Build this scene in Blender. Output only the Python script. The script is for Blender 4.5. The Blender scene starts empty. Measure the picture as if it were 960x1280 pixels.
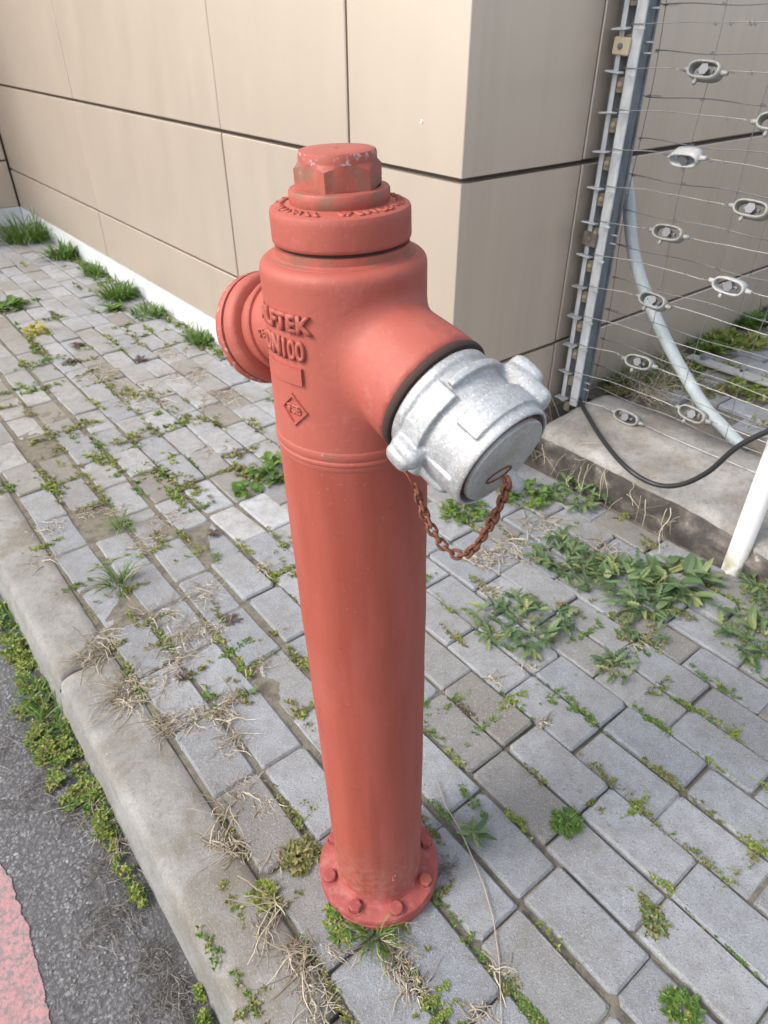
import bpy, bmesh, math, random
import numpy as np
from mathutils import Vector, Matrix, noise
random.seed(7); np.random.seed(7)
S = bpy.context.scene; C = S.collection
R = math.radians
# ------------------------------------------------------------------ camera
PITCH = 35.2; CAMZ = 1.30; FPX = 865.0
cam = bpy.data.objects.new('camera', bpy.data.cameras.new('camera')); C.objects.link(cam)
cam.location = (0, 0, CAMZ); cam.rotation_euler = (R(90 - PITCH), 0, 0)
cam.data.sensor_fit = 'VERTICAL'; cam.data.sensor_height = 24.0; cam.data.lens = FPX / 1280 * 24.0
cam.data.clip_start = 0.02; cam.data.clip_end = 500
cam.data.dof.use_dof = True; cam.data.dof.focus_distance = 0.80; cam.data.dof.aperture_fstop = 9.0
S.camera = cam
# ------------------------------------------------------------------ world, sun, exposure
SUN_EL, SUN_AZ = R(42), R(248)           # azimuth clockwise from +Y: light from behind left
wd = bpy.data.worlds.new('World'); S.world = wd; wd.use_nodes = True
nt = wd.node_tree; nt.nodes.clear()
sky = nt.nodes.new('ShaderNodeTexSky'); sky.sky_type = 'NISHITA'; sky.sun_disc = False
sky.sun_elevation = SUN_EL; sky.sun_rotation = SUN_AZ; sky.dust_density = 3.0; sky.air_density = 1.0
hs = nt.nodes.new('ShaderNodeHueSaturation'); hs.inputs['Saturation'].default_value = 0.5
bg = nt.nodes.new('ShaderNodeBackground'); bg.inputs['Strength'].default_value = 0.15
wo = nt.nodes.new('ShaderNodeOutputWorld')
nt.links.new(sky.outputs[0], hs.inputs['Color']); nt.links.new(hs.outputs[0], bg.inputs[0]); nt.links.new(bg.outputs[0], wo.inputs[0])
sl = bpy.data.lights.new('sun', 'SUN'); sl.energy = 1.0; sl.angle = R(20); sl.color = (1.0, 0.95, 0.88)
sun = bpy.data.objects.new('sun', sl); C.objects.link(sun)
sd = Vector((math.sin(SUN_AZ) * math.cos(SUN_EL), math.cos(SUN_AZ) * math.cos(SUN_EL), math.sin(SUN_EL)))
sun.rotation_euler = sd.to_track_quat('Z', 'Y').to_euler(); sun.location = sd * 20
S.view_settings.view_transform = 'Standard'; S.view_settings.look = 'None'
S.view_settings.exposure = 1.05; S.view_settings.gamma = 1.0
# ------------------------------------------------------------------ frame of the place: u along the kerb (away), v from the kerb to the wall
A = R(128.55); ROT = A - math.pi / 2
U = Vector((math.cos(A), math.sin(A), 0)); V = Vector((math.sin(A), -math.cos(A), 0))
def w(u, v, z=0.0): return U * u + V * v + Vector((0, 0, z))
_c, _s = math.cos(R(PITCH)), math.sin(R(PITCH))
def ray(x, y):
    r = (x - 480) / FPX; k = (640 - y) / FPX
    return Vector((r, _c + k * _s, -_s + k * _c))
def G(x, y, z=0.0):                        # where a sight line meets the level z
    d = ray(x, y); return d * ((z - CAMZ) / d.z) + Vector((0, 0, CAMZ))
def onY(x, y, Y):
    d = ray(x, y); return d * (Y / d.y) + Vector((0, 0, CAMZ))
def onV(x, y, v):
    d = ray(x, y); return d * (v / d.dot(V)) + Vector((0, 0, CAMZ))
def uvz(p): return (p.dot(U), p.dot(V), p.z)
# ------------------------------------------------------------------ materials
def mat(name, base=(.5, .5, .5), rough=.6, metal=0.0):
    m = bpy.data.materials.new(name); m.use_nodes = True
    b = m.node_tree.nodes['Principled BSDF']
    b.inputs['Base Color'].default_value = (*base, 1); b.inputs['Roughness'].default_value = rough; b.inputs['Metallic'].default_value = metal
    return m
class N:
    def __init__(s, m): s.t = m.node_tree; s.n = s.t.nodes; s.b = s.n['Principled BSDF']
    def add(s, k, **kw):
        o = s.n.new(k)
        for a, v in kw.items(): setattr(o, a, v)
        return o
    def link(s, a, b): s.t.links.new(a, b)
    def pos(s, scale=(1, 1, 1)):
        g = s.add('ShaderNodeNewGeometry'); mp = s.add('ShaderNodeMapping'); mp.inputs['Scale'].default_value = scale
        s.link(g.outputs['Position'], mp.inputs['Vector']); return mp.outputs[0]
    def obj(s, scale=(1, 1, 1)):
        g = s.add('ShaderNodeTexCoord'); mp = s.add('ShaderNodeMapping'); mp.inputs['Scale'].default_value = scale
        s.link(g.outputs['Object'], mp.inputs['Vector']); return mp.outputs[0]
    def noise(s, vec, scale, detail=4, rough=.55):
        o = s.add('ShaderNodeTexNoise'); o.inputs['Scale'].default_value = scale; o.inputs['Detail'].default_value = detail; o.inputs['Roughness'].default_value = rough
        s.link(vec, o.inputs['Vector']); return o.outputs[0]
    def voro(s, vec, scale, out='Distance', feature='F1'):
        o = s.add('ShaderNodeTexVoronoi', feature=feature); o.inputs['Scale'].default_value = scale
        s.link(vec, o.inputs['Vector']); return o.outputs[out]
    def ramp(s, fac, stops, interp='LINEAR'):
        o = s.add('ShaderNodeValToRGB'); cr = o.color_ramp; cr.interpolation = interp
        while len(cr.elements) > 1: cr.elements.remove(cr.elements[0])
        for i, (p, c) in enumerate(stops):
            e = cr.elements[0] if i == 0 else cr.elements.new(p)
            e.position = p; e.color = (*c, 1) if len(c) == 3 else c
        if fac is not None: s.link(fac, o.inputs[0])
        return o.outputs[0]
    def mask(s, fac, a, b): return s.ramp(fac, [(a, (0, 0, 0)), (b, (1, 1, 1))])
    def mix(s, f, a, b, mode='MIX'):
        o = s.add('ShaderNodeMix', data_type='RGBA', blend_type=mode)
        for sock, v in ((o.inputs[0], f), (o.inputs[6], a), (o.inputs[7], b)):
            if hasattr(v, 'is_output'): s.link(v, sock)
            elif isinstance(v, (int, float)): sock.default_value = v
            else: sock.default_value = (*v, 1)
        return o.outputs[2]
    def math(s, op, a, b=0.0):
        o = s.add('ShaderNodeMath', operation=op)
        for i, v in enumerate((a, b)):
            if hasattr(v, 'is_output'): s.link(v, o.inputs[i])
            else: o.inputs[i].default_value = v
        return o.outputs[0]
    def color(s, c): s.link(c, s.b.inputs['Base Color'])
    def rough(s, fac, lo, hi):
        o = s.add('ShaderNodeMapRange'); s.link(fac, o.inputs[0]); o.inputs[3].default_value = lo; o.inputs[4].default_value = hi
        s.link(o.outputs[0], s.b.inputs['Roughness'])
    def bump(s, h, strength=.3, dist=.002):
        o = s.add('ShaderNodeBump'); o.inputs['Strength'].default_value = strength; o.inputs['Distance'].default_value = dist
        s.link(h, o.inputs['Height']); s.link(o.outputs[0], s.b.inputs['Normal'])
    def island(s): return s.add('ShaderNodeNewGeometry').outputs['Random Per Island']

def m_red(name, wear=0.0, rust=0.0):
    m = mat(name, rough=.6); n = N(m); p = n.obj()
    a = n.noise(p, 6, 5); f = n.noise(p, 90, 4); big = n.noise(n.obj((1, 1, .25)), 9, 3)
    c = n.mix(n.mask(a, .3, .7), (.335, .074, .050), (.395, .098, .072))
    c = n.mix(n.math('MULTIPLY', n.mask(big, .52, .75), .35), c, (.44, .15, .125))          # chalked paint
    spk = n.mask(n.noise(p, 260, 2, .7), .66, .72)
    c = n.mix(n.math('MULTIPLY', spk, .22), c, (.55, .26, .22))
    pit = n.math('MULTIPLY', n.mask(n.noise(p, 70, 3, .6), .68, .73), n.mask(n.noise(p, 8, 2), .5, .62))
    c = n.mix(n.math('MULTIPLY', pit, .75), c, (.10, .035, .025))
    run = n.mask(n.noise(n.obj((1, 1, .10)), 38, 4, .6), .60, .72)
    c = n.mix(n.math('MULTIPLY', run, .35), c, (.27, .052, .040))
    c = n.mix(n.math('MULTIPLY', n.mask(n.noise(p, 28, 5, .7), .60, .70), .4), c, (.45, .17, .15))
    if rust:
        r = n.mask(n.noise(p, 45, 6, .65), .62 - .2 * rust, .74 - .2 * rust)
        c = n.mix(n.math('MULTIPLY', r, .8), c, n.mix(f, (.10, .045, .025), (.28, .15, .10)))
    if wear:
        q = n.mask(n.noise(p, 130, 5, .7), .745 - .30 * wear, .80 - .30 * wear)
        c = n.mix(n.math('MULTIPLY', q, .8), c, n.mix(f, (.28, .26, .28), (.55, .53, .54)))
    n.color(c); n.rough(f, .50, .72)
    n.bump(n.math('ADD', n.math('MULTIPLY', a, .8), n.math('MULTIPLY', n.noise(p, 160, 3), .35)), .55, .0022)
    return m
M = {}
M['red'] = m_red('red_paint'); M['red_rust'] = m_red('red_paint_rusty', 0, .75); M['red_worn'] = m_red('red_paint_worn', .62, .4)
M['red_chip'] = m_red('red_paint_chipped', .28, .2); M['nut'] = m_red('red_paint_flaked', .2, .85); M['rim_chip'] = m_red('red_paint_edge_worn', .62, .2)
def m_pipe():
    m = mat('red_pipe_paint', rough=.55); n = N(m); p = n.obj()
    a = n.noise(n.obj((1, 1, .12)), 26, 4); f = n.noise(p, 120, 4)
    c = n.mix(n.mask(a, .3, .7), (.275, .052, .031), (.34, .074, .050))
    c = n.mix(n.math('MULTIPLY', n.mask(n.noise(n.obj((1, 1, .3)), 11, 4), .5, .72), .4), c, (.42, .13, .11))
    c = n.mix(n.math('MULTIPLY', n.mask(n.noise(p, 240, 2, .7), .66, .72), .22), c, (.55, .28, .24))
    z = n.add('ShaderNodeSeparateXYZ'); n.link(n.obj(), z.inputs[0])
    dirt = n.math('MULTIPLY', n.math('SUBTRACT', 1.0, n.mask(z.outputs[2], .04, .22)), n.mask(n.noise(p, 70, 5, .75), .42, .62))
    c = n.mix(n.math('MULTIPLY', dirt, .4), c, (.38, .27, .24))
    run = n.mask(n.noise(n.obj((1, 1, .05)), 42, 4, .6), .58, .72)
    c = n.mix(n.math('MULTIPLY', run, .35), c, (.20, .035, .024))
    scr = n.mask(n.noise(n.obj((1.0, 1.0, 1.6)), 26, 2, .4), .698, .705)
    c = n.mix(n.math('MULTIPLY', scr, .15), c, (.15, .03, .022))
    pit = n.math('MULTIPLY', n.mask(n.noise(p, 60, 3, .6), .70, .75), n.mask(n.noise(p, 7, 2), .5, .6))
    c = n.mix(n.math('MULTIPLY', pit, .8), c, (.09, .03, .022))
    sc = n.mask(n.noise(n.obj((1.0, 1.0, .7)), 5, 1), .498, .5); sc2 = n.mask(n.noise(n.obj((1.0, 1.0, .7)), 5, 1), .5, .502)
    n.color(c); n.rough(f, .52, .74); n.bump(n.math('ADD', a, n.math('MULTIPLY', n.noise(p, 170, 3), .4)), .35, .0018)
    return m
M['pipe'] = m_pipe()
def m_flange():
    m = mat('dusty_red_flange', rough=.6); n = N(m); p = n.obj()
    a = n.noise(p, 30, 5); c = n.mix(n.mask(a, .35, .65), (.26, .050, .042), (.34, .080, .070))
    c = n.mix(n.math('MULTIPLY', n.mask(n.noise(p, 55, 5, .7), .52, .72), .5), c, (.42, .22, .20))
    c = n.mix(n.math('MULTIPLY', n.mask(n.noise(p, 150, 3, .7), .66, .72), .7), c, (.22, .11, .07))
    n.color(c); n.bump(n.noise(p, 140, 4), .35, .002); return m
M['flange'] = m_flange()
def m_rust():
    m = mat('rust', rough=.85); n = N(m); p = n.obj(); a = n.noise(p, 150, 5, .65)
    n.color(n.ramp(a, [(.25, (.045, .018, .012)), (.5, (.145, .05, .027)), (.7, (.27, .11, .062)), (.85, (.38, .25, .19))])); n.bump(a, .7, .0015); return m
M['rust'] = m_rust(); M['rust_dark'] = mat('dark_rust', (.045, .025, .02), .85)
def m_cast():
    m = mat('cast_aluminium', rough=.5, metal=.45); n = N(m); p = n.obj()
    a = n.noise(p, 240, 5, .7); b = n.noise(p, 34, 5, .6)
    c = n.mix(n.mask(a, .35, .66), (.35, .36, .37), (.52, .535, .55))
    c = n.mix(n.math('MULTIPLY', n.mask(b, .48, .66), .5), c, (.31, .295, .28))
    c = n.mix(n.math('MULTIPLY', n.mask(n.voro(p, 190), .0, .22), -.0), c, (.8, .8, .82))
    c = n.mix(n.math('MULTIPLY', n.mask(n.noise(p, 420, 3, .6), .58, .66), .7), c, (.70, .715, .74))
    c = n.mix(n.math('MULTIPLY', n.mask(n.noise(p, 15, 4, .6), .60, .72), .45), c, (.30, .24, .19))
    n.color(c); n.rough(a, .45, .7); n.bump(n.math('ADD', a, n.math('MULTIPLY', b, .5)), .6, .0011); return m
M['cast'] = m_cast()
def m_disc():
    m = mat('dull_aluminium', rough=.55, metal=.35); n = N(m); p = n.obj(); a = n.noise(p, 300, 5, .7); b = n.noise(p, 40, 5)
    c = n.mix(n.mask(a, .35, .65), (.31, .305, .30), (.47, .465, .46)); c = n.mix(n.math('MULTIPLY', n.mask(b, .45, .7), .5), c, (.27, .23, .19))
    n.color(c); n.bump(a, .45, .0012); return m
M['disc'] = m_disc()
def m_wall(name, c0, c1, streak):
    m = mat(name, rough=.42, metal=.62); n = N(m)
    a = n.noise(n.pos((1, 1, .35)), 2.2, 4); s = n.noise(n.pos((1, 1, .04)), 16, 4, .6)
    c = n.mix(a, c0, c1); c = n.mix(n.math('MULTIPLY', n.mask(s, .45, .75), streak), c, tuple(x * .62 for x in c0))
    sp = n.mask(n.noise(n.pos(), 420, 2, .6), .70, .74)
    c = n.mix(n.math('MULTIPLY', sp, .2), c, (.65, .6, .55))
    n.color(c); n.rough(n.noise(n.pos((1, 1, .3)), 9, 4), .38, .52); n.bump(n.noise(n.pos(), 1.1, 2), .08, .02); return m
M['wall'] = m_wall('champagne_panel', (.56, .48, .398), (.61, .525, .438), .04)
M['wallB'] = m_wall('champagne_panel_streaked', (.60, .51, .425), (.65, .555, .465), .20)
M['gap'] = mat('joint_shadow_gap', (.10, .082, .068), .7)
def m_strip():
    m = mat('aluminium_strip', (.78, .79, .80), .45, .1); n = N(m); a = n.noise(n.pos((1, 1, 3)), 12, 4)
    n.color(n.mix(n.math('MULTIPLY', n.mask(a, .5, .75), .35), (.62, .64, .66), (.45, .44, .40))); return m
M['strip'] = m_strip()
def m_paver(name):
    m = mat(name, rough=.88); n = N(m); p = n.pos()
    oi = n.add('ShaderNodeObjectInfo'); isl = n.island()
    rnd = n.math('FRACT', n.math('ADD', oi.outputs['Random'], n.math('MULTIPLY', isl, 7.3)))
    f = n.noise(p, 320, 4, .75); g = n.noise(p, 30, 5, .6); b = n.noise(p, 4.2, 4)
    tone = n.ramp(rnd, [(0, (.272, .288, .314)), (.35, (.322, .337, .360)), (.65, (.372, .384, .404)), (.82, (.295, .297, .298)), (.94, (.23, .217, .196)), (1, (.265, .254, .235))])
    c = n.mix(1.0, tone, oi.outputs['Color'], 'MULTIPLY')
    c = n.mix(n.math('MULTIPLY', n.mask(g, .42, .70), .45), c, (.17, .16, .145))
    c = n.mix(n.math('MULTIPLY', n.mask(b, .48, .66), .40), c, (.20, .18, .15))
    c = n.mix(n.mask(f, .54, .66), c, n.mix(.55, c, (.62, .62, .64)))
    c = n.mix(n.math('MULTIPLY', n.mask(n.noise(p, 230, 4, .75), .56, .66), .75), c, (.10, .10, .105))
    c = n.mix(n.math('MULTIPLY', n.mask(n.voro(p, 150), .16, .07), .35), c, (.60, .58, .56))
    c = n.mix(n.math('MULTIPLY', n.math('MULTIPLY', n.mask(n.noise(p, 55, 4, .7), .60, .70), n.mask(b, .45, .6)), .55), c, (.28, .27, .12))
    n.color(c); n.bump(n.math('ADD', f, n.math('MULTIPLY', g, .8)), 1.0, .004); return m
M['paver'] = m_paver('concrete_paver')
def m_bed():
    m = mat('joint_sand', rough=.95); n = N(m); p = n.pos(); a = n.noise(p, 26, 5, .7); f = n.noise(p, 300, 3)
    c = n.ramp(a, [(.3, (.055, .05, .042)), (.45, (.13, .115, .09)), (.56, (.20, .18, .145)), (.64, (.12, .12, .055)), (.8, (.22, .20, .16))])
    n.color(n.mix(n.math('MULTIPLY', f, .4), c, (.2, .18, .15))); n.bump(f, .8, .004); return m
M['bed'] = m_bed()
def m_conc(name, c0, c1, dark, tint, rough_top=True):
    m = mat(name, rough=.9); n = N(m); p = n.pos(); a = n.noise(p, 8, 5, .6); f = n.noise(p, 260, 4, .7); g = n.noise(p, 45, 5, .65)
    c = n.mix(n.mask(a, .35, .68), c0, c1); c = n.mix(n.math('MULTIPLY', n.mask(g, .5, .7), .5), c, dark)
    c = n.mix(n.math('MULTIPLY', n.mask(n.noise(p, 5.5, 5, .65), .48, .62), .65), c, tint)
    c = n.mix(n.math('MULTIPLY', n.mask(f, .58, .7), .6), c, (.55, .55, .53))
    c = n.mix(n.math('MULTIPLY', n.mask(n.noise(p, 190, 3, .7), .60, .68), .55), c, (.10, .095, .085))
    n.color(c); n.bump(n.math('ADD', f, n.math('MULTIPLY', g, 1.2)), .7, .003); return m
M['kerb'] = m_conc('kerb_concrete', (.215, .208, .192), (.31, .305, .29), (.13, .118, .095), (.155, .132, .094), True)
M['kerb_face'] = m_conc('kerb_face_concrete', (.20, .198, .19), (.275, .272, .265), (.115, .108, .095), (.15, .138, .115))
M['beam'] = m_conc('beam_concrete', (.23, .215, .195), (.36, .35, .335), (.095, .085, .072), (.19, .16, .125))
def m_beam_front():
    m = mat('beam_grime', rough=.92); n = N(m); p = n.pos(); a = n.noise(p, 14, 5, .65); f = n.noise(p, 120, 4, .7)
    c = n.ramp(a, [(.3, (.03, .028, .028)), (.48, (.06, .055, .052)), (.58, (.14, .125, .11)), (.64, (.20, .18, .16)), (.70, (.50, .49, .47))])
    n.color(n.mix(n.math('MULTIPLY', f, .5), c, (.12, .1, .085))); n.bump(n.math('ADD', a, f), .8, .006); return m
M['grime'] = m_beam_front()
def m_asphalt():
    m = mat('asphalt', rough=.92); n = N(m); p = n.pos()
    wp = n.add('ShaderNodeVectorMath', operation='ADD'); wn = n.add('ShaderNodeTexNoise'); wn.inputs['Scale'].default_value = 60; n.link(p, wn.inputs['Vector']); ws = n.add('ShaderNodeVectorMath', operation='SCALE'); ws.inputs['Scale'].default_value = .012; n.link(wn.outputs['Color'], ws.inputs[0]); n.link(p, wp.inputs[0]); n.link(ws.outputs[0], wp.inputs[1]); pw = wp.outputs[0]
    v = n.voro(pw, 140); v2 = n.voro(pw, 140, 'Color'); a = n.noise(p, 4, 5, .6); f = n.noise(p, 380, 3, .7); g = n.noise(p, 22, 5, .65)
    st = n.ramp(n.math('ADD', n.math('MULTIPLY', v2, 1.0), 0.0), [(.0, (.10, .10, .108)), (.5, (.165, .165, .175)), (.8, (.26, .26, .268)), (1, (.48, .47, .465))])
    c = n.mix(n.mask(v, .34, .62), st, (.075, .073, .076))
    c = n.mix(n.math('MULTIPLY', n.mask(g, .46, .64), .7), c, (.10, .098, .104))
    sep = n.add('ShaderNodeSeparateXYZ'); mp = n.add('ShaderNodeVectorRotate'); mp.rotation_type = 'Z_AXIS'; mp.inputs['Angle'].default_value = -ROT
    n.link(n.pos(), mp.inputs['Vector']); n.link(mp.outputs[0], sep.inputs[0])
    gut = n.mask(n.math('ADD', sep.outputs[0], n.math('MULTIPLY', n.math('SUBTRACT', a, .5), .35)), -.12, .04)
    c = n.mix(n.math('MULTIPLY', gut, .72), c, n.mix(f, (.035, .033, .033), (.10, .095, .09)))
    c = n.mix(n.math('MULTIPLY', f, .25), c, (.22, .22, .22))
    n.color(c); n.bump(n.math('ADD', n.math('MULTIPLY', v, -1.0), n.math('MULTIPLY', f, 1.2)), .6, .004); return m
M['asphalt'] = m_asphalt()
def m_mark():
    m = mat('worn_red_road_paint', rough=.8); n = N(m); p = n.pos(); v = n.voro(p, 120); f = n.noise(p, 60, 5, .7)
    c = n.mix(n.noise(p, 20, 4), (.46, .225, .23), (.54, .32, .325))
    c = n.mix(n.mask(n.math('ADD', f, n.math('MULTIPLY', v, .25)), .58, .74), c, (.26, .22, .22))
    n.color(c); n.bump(n.math('ADD', n.math('MULTIPLY', v, -.3), n.noise(p, 220, 5, .8)), .9, .004); return m
M['mark'] = m_mark()
def m_galv(name, c0, c1, metal=.5, rough=.5):
    m = mat(name, c0, rough, metal); n = N(m); a = n.noise(n.obj((1, 1, .4)), 40, 5, .65)
    n.color(n.mix(n.mask(a, .35, .7), c0, c1)); n.bump(a, .15, .001); return m
M['galv'] = m_galv('galvanised_steel', (.46, .48, .50), (.66, .68, .70), .03)
M['galv_dark'] = m_galv('dark_and_shaded_steel', (.11, .125, .145), (.19, .21, .23), .2)  # dark bars, plus the channel side with its shade put into the colour
M['slot_back'] = m_galv('stained_galvanised_web', (.26, .25, .24), (.50, .50, .50), .2, .7)
M['slot'] = m_galv('rust_streaked_slot', (.09, .07, .05), (.30, .26, .20), .1, .8)
M['wire'] = mat('fence_wire', (.17, .175, .18), .5, .5)
M['ewire'] = mat('electric_wire', (.25, .25, .245), .45, .6)
M['slot_bolt'] = mat('stained_bolt', (.34, .27, .18), .6)
M['cream'] = mat('cream_plastic', (.56, .47, .33), .55)
def m_insul(name, c):
    m = mat(name, c, .45); n = N(m); a = n.noise(n.obj(), 60, 4); n.color(n.mix(n.math('MULTIPLY', n.mask(a, .45, .7), .45), c, tuple(x * .55 for x in c))); return m
M['insul'] = m_insul('grey_white_plastic', (.27, .27, .255)); M['insul_white'] = m_insul('white_plastic', (.40, .405, .405))
M['bolt'] = mat('bolt_steel', (.16, .165, .18), .55, .1)
M['brace'] = m_galv('pale_blue_grey_pipe', (.38, .425, .44), (.47, .515, .525), .05, .45)
M['rubber'] = mat('black_rubber', (.02, .021, .023), .45)
def m_pole():
    m = mat('white_pole_paint', (.78, .77, .75), .4); n = N(m); a = n.noise(n.pos((1, 1, .5)), 30, 5, .7)
    z = n.add('ShaderNodeSeparateXYZ'); n.link(n.pos(), z.inputs[0])
    low = n.math('SUBTRACT', 1.0, n.mask(z.outputs[2], .02, .11))
    c = n.mix(n.math('MULTIPLY', low, n.mask(a, .40, .6)), (.80, .79, .775), (.36, .34, .20)); n.color(c); return m
M['pole'] = m_pole()
def m_leaf(name, stops, trans=.3):
    m = mat(name, rough=.55); n = N(m)
    c = n.ramp(n.island(), stops)
    c = n.mix(n.math('MULTIPLY', n.noise(n.pos(), 90, 3), .35), c, tuple(x * .6 for x in stops[0][1]))
    n.color(c)
    tr = n.add('ShaderNodeBsdfTranslucent'); n.link(c, tr.inputs[0]); ms = n.add('ShaderNodeMixShader'); ms.inputs[0].default_value = trans
    out = [x for x in n.n if x.type == 'OUTPUT_MATERIAL'][0]
    n.link(n.b.outputs[0], ms.inputs[1]); n.link(tr.outputs[0], ms.inputs[2]); n.link(ms.outputs[0], out.inputs[0]); return m
M['grass'] = m_leaf('fresh_grass', [(0, (.07, .15, .025)), (.5, (.11, .22, .035)), (1, (.19, .28, .06))])
M['weed'] = m_leaf('weed_leaf', [(0, (.085, .145, .065)), (.35, (.13, .21, .09)), (.65, (.19, .275, .12)), (.88, (.27, .33, .13)), (1, (.40, .38, .15))])
M['lime'] = m_leaf('lime_moss', [(0, (.13, .20, .03)), (.5, (.25, .33, .05)), (.8, (.36, .40, .08)), (1, (.42, .35, .15))])
M['olive'] = m_leaf('olive_moss', [(0, (.10, .12, .03)), (.5, (.20, .21, .06)), (.8, (.34, .31, .11)), (1, (.38, .29, .16))])
M['straw'] = m_leaf('dry_straw', [(0, (.27, .21, .14)), (.4, (.45, .38, .28)), (1, (.66, .60, .49))], .15)
M['straw_dark'] = m_leaf('dead_roots', [(0, (.08, .07, .06)), (.5, (.17, .15, .135)), (1, (.30, .275, .24))], .05)
M['purple'] = m_leaf('purple_leaf', [(0, (.06, .038, .042)), (.5, (.095, .05, .055)), (1, (.12, .12, .06))], .15)
M['brownleaf'] = m_leaf('dead_leaf', [(0, (.12, .07, .05)), (1, (.30, .17, .10))], .15)
M['yellow'] = m_leaf('yellow_flower', [(0, (.50, .42, .05)), (.6, (.55, .50, .08)), (1, (.28, .34, .06))])
# ------------------------------------------------------------------ builders
def link(name, me, m, parent=None, smooth=False):
    o = bpy.data.objects.new(name, me); C.objects.link(o)
    if m is not None:
        for k in (m if isinstance(m, (list, tuple)) else [m]): me.materials.append(k)
    if parent: o.parent = parent
    if smooth:
        for p in me.polygons: p.use_smooth = True
    return o
def tag(o, label=None, cat=None, group=None, kind=None):
    for k, v in (('label', label), ('category', cat), ('group', group), ('kind', kind)):
        if v: o[k] = v
    return o
def thing(name, loc, label, cat, group=None, rotz=0.0):
    o = bpy.data.objects.new(name, None); o.empty_display_size = .1; C.objects.link(o); o.location = loc; o.rotation_euler = (0, 0, rotz)
    return tag(o, label, cat, group)
class MB:
    def __init__(s): s.v = []; s.f = []; s.mi = []
    def add(s, vs, fs, mi=0):
        b = len(s.v); s.v += [tuple(x) for x in vs]; s.f += [tuple(i + b for i in f) for f in fs]; s.mi += [mi] * len(fs)
    def box(s, lo, hi, ch=0.0, mi=0, bottom=True):
        bm = bmesh.new(); bmesh.ops.create_cube(bm, size=1)
        for v in bm.verts: v.co = Vector([lo[i] + (v.co[i] + .5) * (hi[i] - lo[i]) for i in range(3)])
        if ch: bmesh.ops.bevel(bm, geom=bm.edges[:], offset=ch, segments=1, affect='EDGES', profile=.5)
        bm.verts.index_update(); s.add([v.co for v in bm.verts], [[v.index for v in f.verts] for f in bm.faces], mi); bm.free()
    def tube(s, pts, rad, n=8, cap=True, mi=0):
        pts = [Vector(p) for p in pts]; rs = rad if hasattr(rad, '__len__') else [rad] * len(pts)
        vs = []; fs = []; ref = None
        for i, p in enumerate(pts):
            t = (pts[min(i + 1, len(pts) - 1)] - pts[max(i - 1, 0)])
            if t.length < 1e-9: t = Vector((0, 0, 1))
            t.normalize()
            if ref is None: ref = Vector((0, 0, 1)) if abs(t.z) < .9 else Vector((1, 0, 0))
            a = t.cross(ref); a.normalize(); b = a.cross(t); ref = b
            for k in range(n):
                q = 2 * math.pi * k / n; vs.append(p + (a * math.cos(q) + b * math.sin(q)) * rs[i])
        for i in range(len(pts) - 1):
            for k in range(n):
                fs.append((i * n + k, i * n + (k + 1) % n, (i + 1) * n + (k + 1) % n, (i + 1) * n + k))
        if cap: fs.append(tuple(range(n - 1, -1, -1))); fs.append(tuple((len(pts) - 1) * n + k for k in range(n)))
        s.add(vs, fs, mi)
    def lathe(s, prof, n=64, mi=0, closed=False):       # prof: (r, z) from bottom to top about local z
        vs = []; fs = []
        for r, z in prof:
            for k in range(n):
                q = 2 * math.pi * k / n; vs.append((max(r, 1e-5) * math.cos(q), max(r, 1e-5) * math.sin(q), z))
        P = len(prof)
        for i in range(P if closed else P - 1):
            j = (i + 1) % P
            for k in range(n): fs.append((i * n + k, i * n + (k + 1) % n, j * n + (k + 1) % n, j * n + k))
        s.add(vs, fs, mi)
    def strip(s, pts, widths, side, fold=0.0, mi=0):      # a leaf or blade along pts
        vs = []; fs = []
        for i, p in enumerate(pts):
            wv = side * widths[i]
            if fold: vs += [p - wv + Vector((0, 0, fold * widths[i])), p, p + wv + Vector((0, 0, fold * widths[i]))]
            else: vs += [p - wv, p + wv]
        k = 3 if fold else 2
        for i in range(len(pts) - 1):
            for j in range(k - 1): fs.append((i * k + j, i * k + j + 1, (i + 1) * k + j + 1, (i + 1) * k + j))
        s.add(vs, fs, mi)
    def mesh(s, name):
        me = bpy.data.meshes.new(name); me.from_pydata(s.v, [], s.f)
        if any(s.mi): me.polygons.foreach_set('material_index', s.mi)
        me.update(); return me
    def build(s, name, m, parent=None, smooth=False): return link(name, s.mesh(name), m, parent, smooth)
    def shift(s, d): s.v = [(a[0] + d[0], a[1] + d[1], a[2] + d[2]) for a in s.v]; return s
def autosmooth(o, ang=40):
    me = o.data; bm = bmesh.new(); bm.from_mesh(me)
    for f in bm.faces: f.smooth = True
    for e in bm.edges:
        if len(e.link_faces) == 2 and e.calc_face_angle(0) > R(ang): e.smooth = False
    bm.to_mesh(me); bm.free(); return o
def grid_noise(p, s, amp): return amp * (noise.noise(Vector(p) * s) + .5 * noise.noise(Vector(p) * s * 2.3))
# local frame of the place: mesh coordinates (v, u, z), turned by ROT
def place(o): o.rotation_euler = (0, 0, ROT); return o
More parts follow.
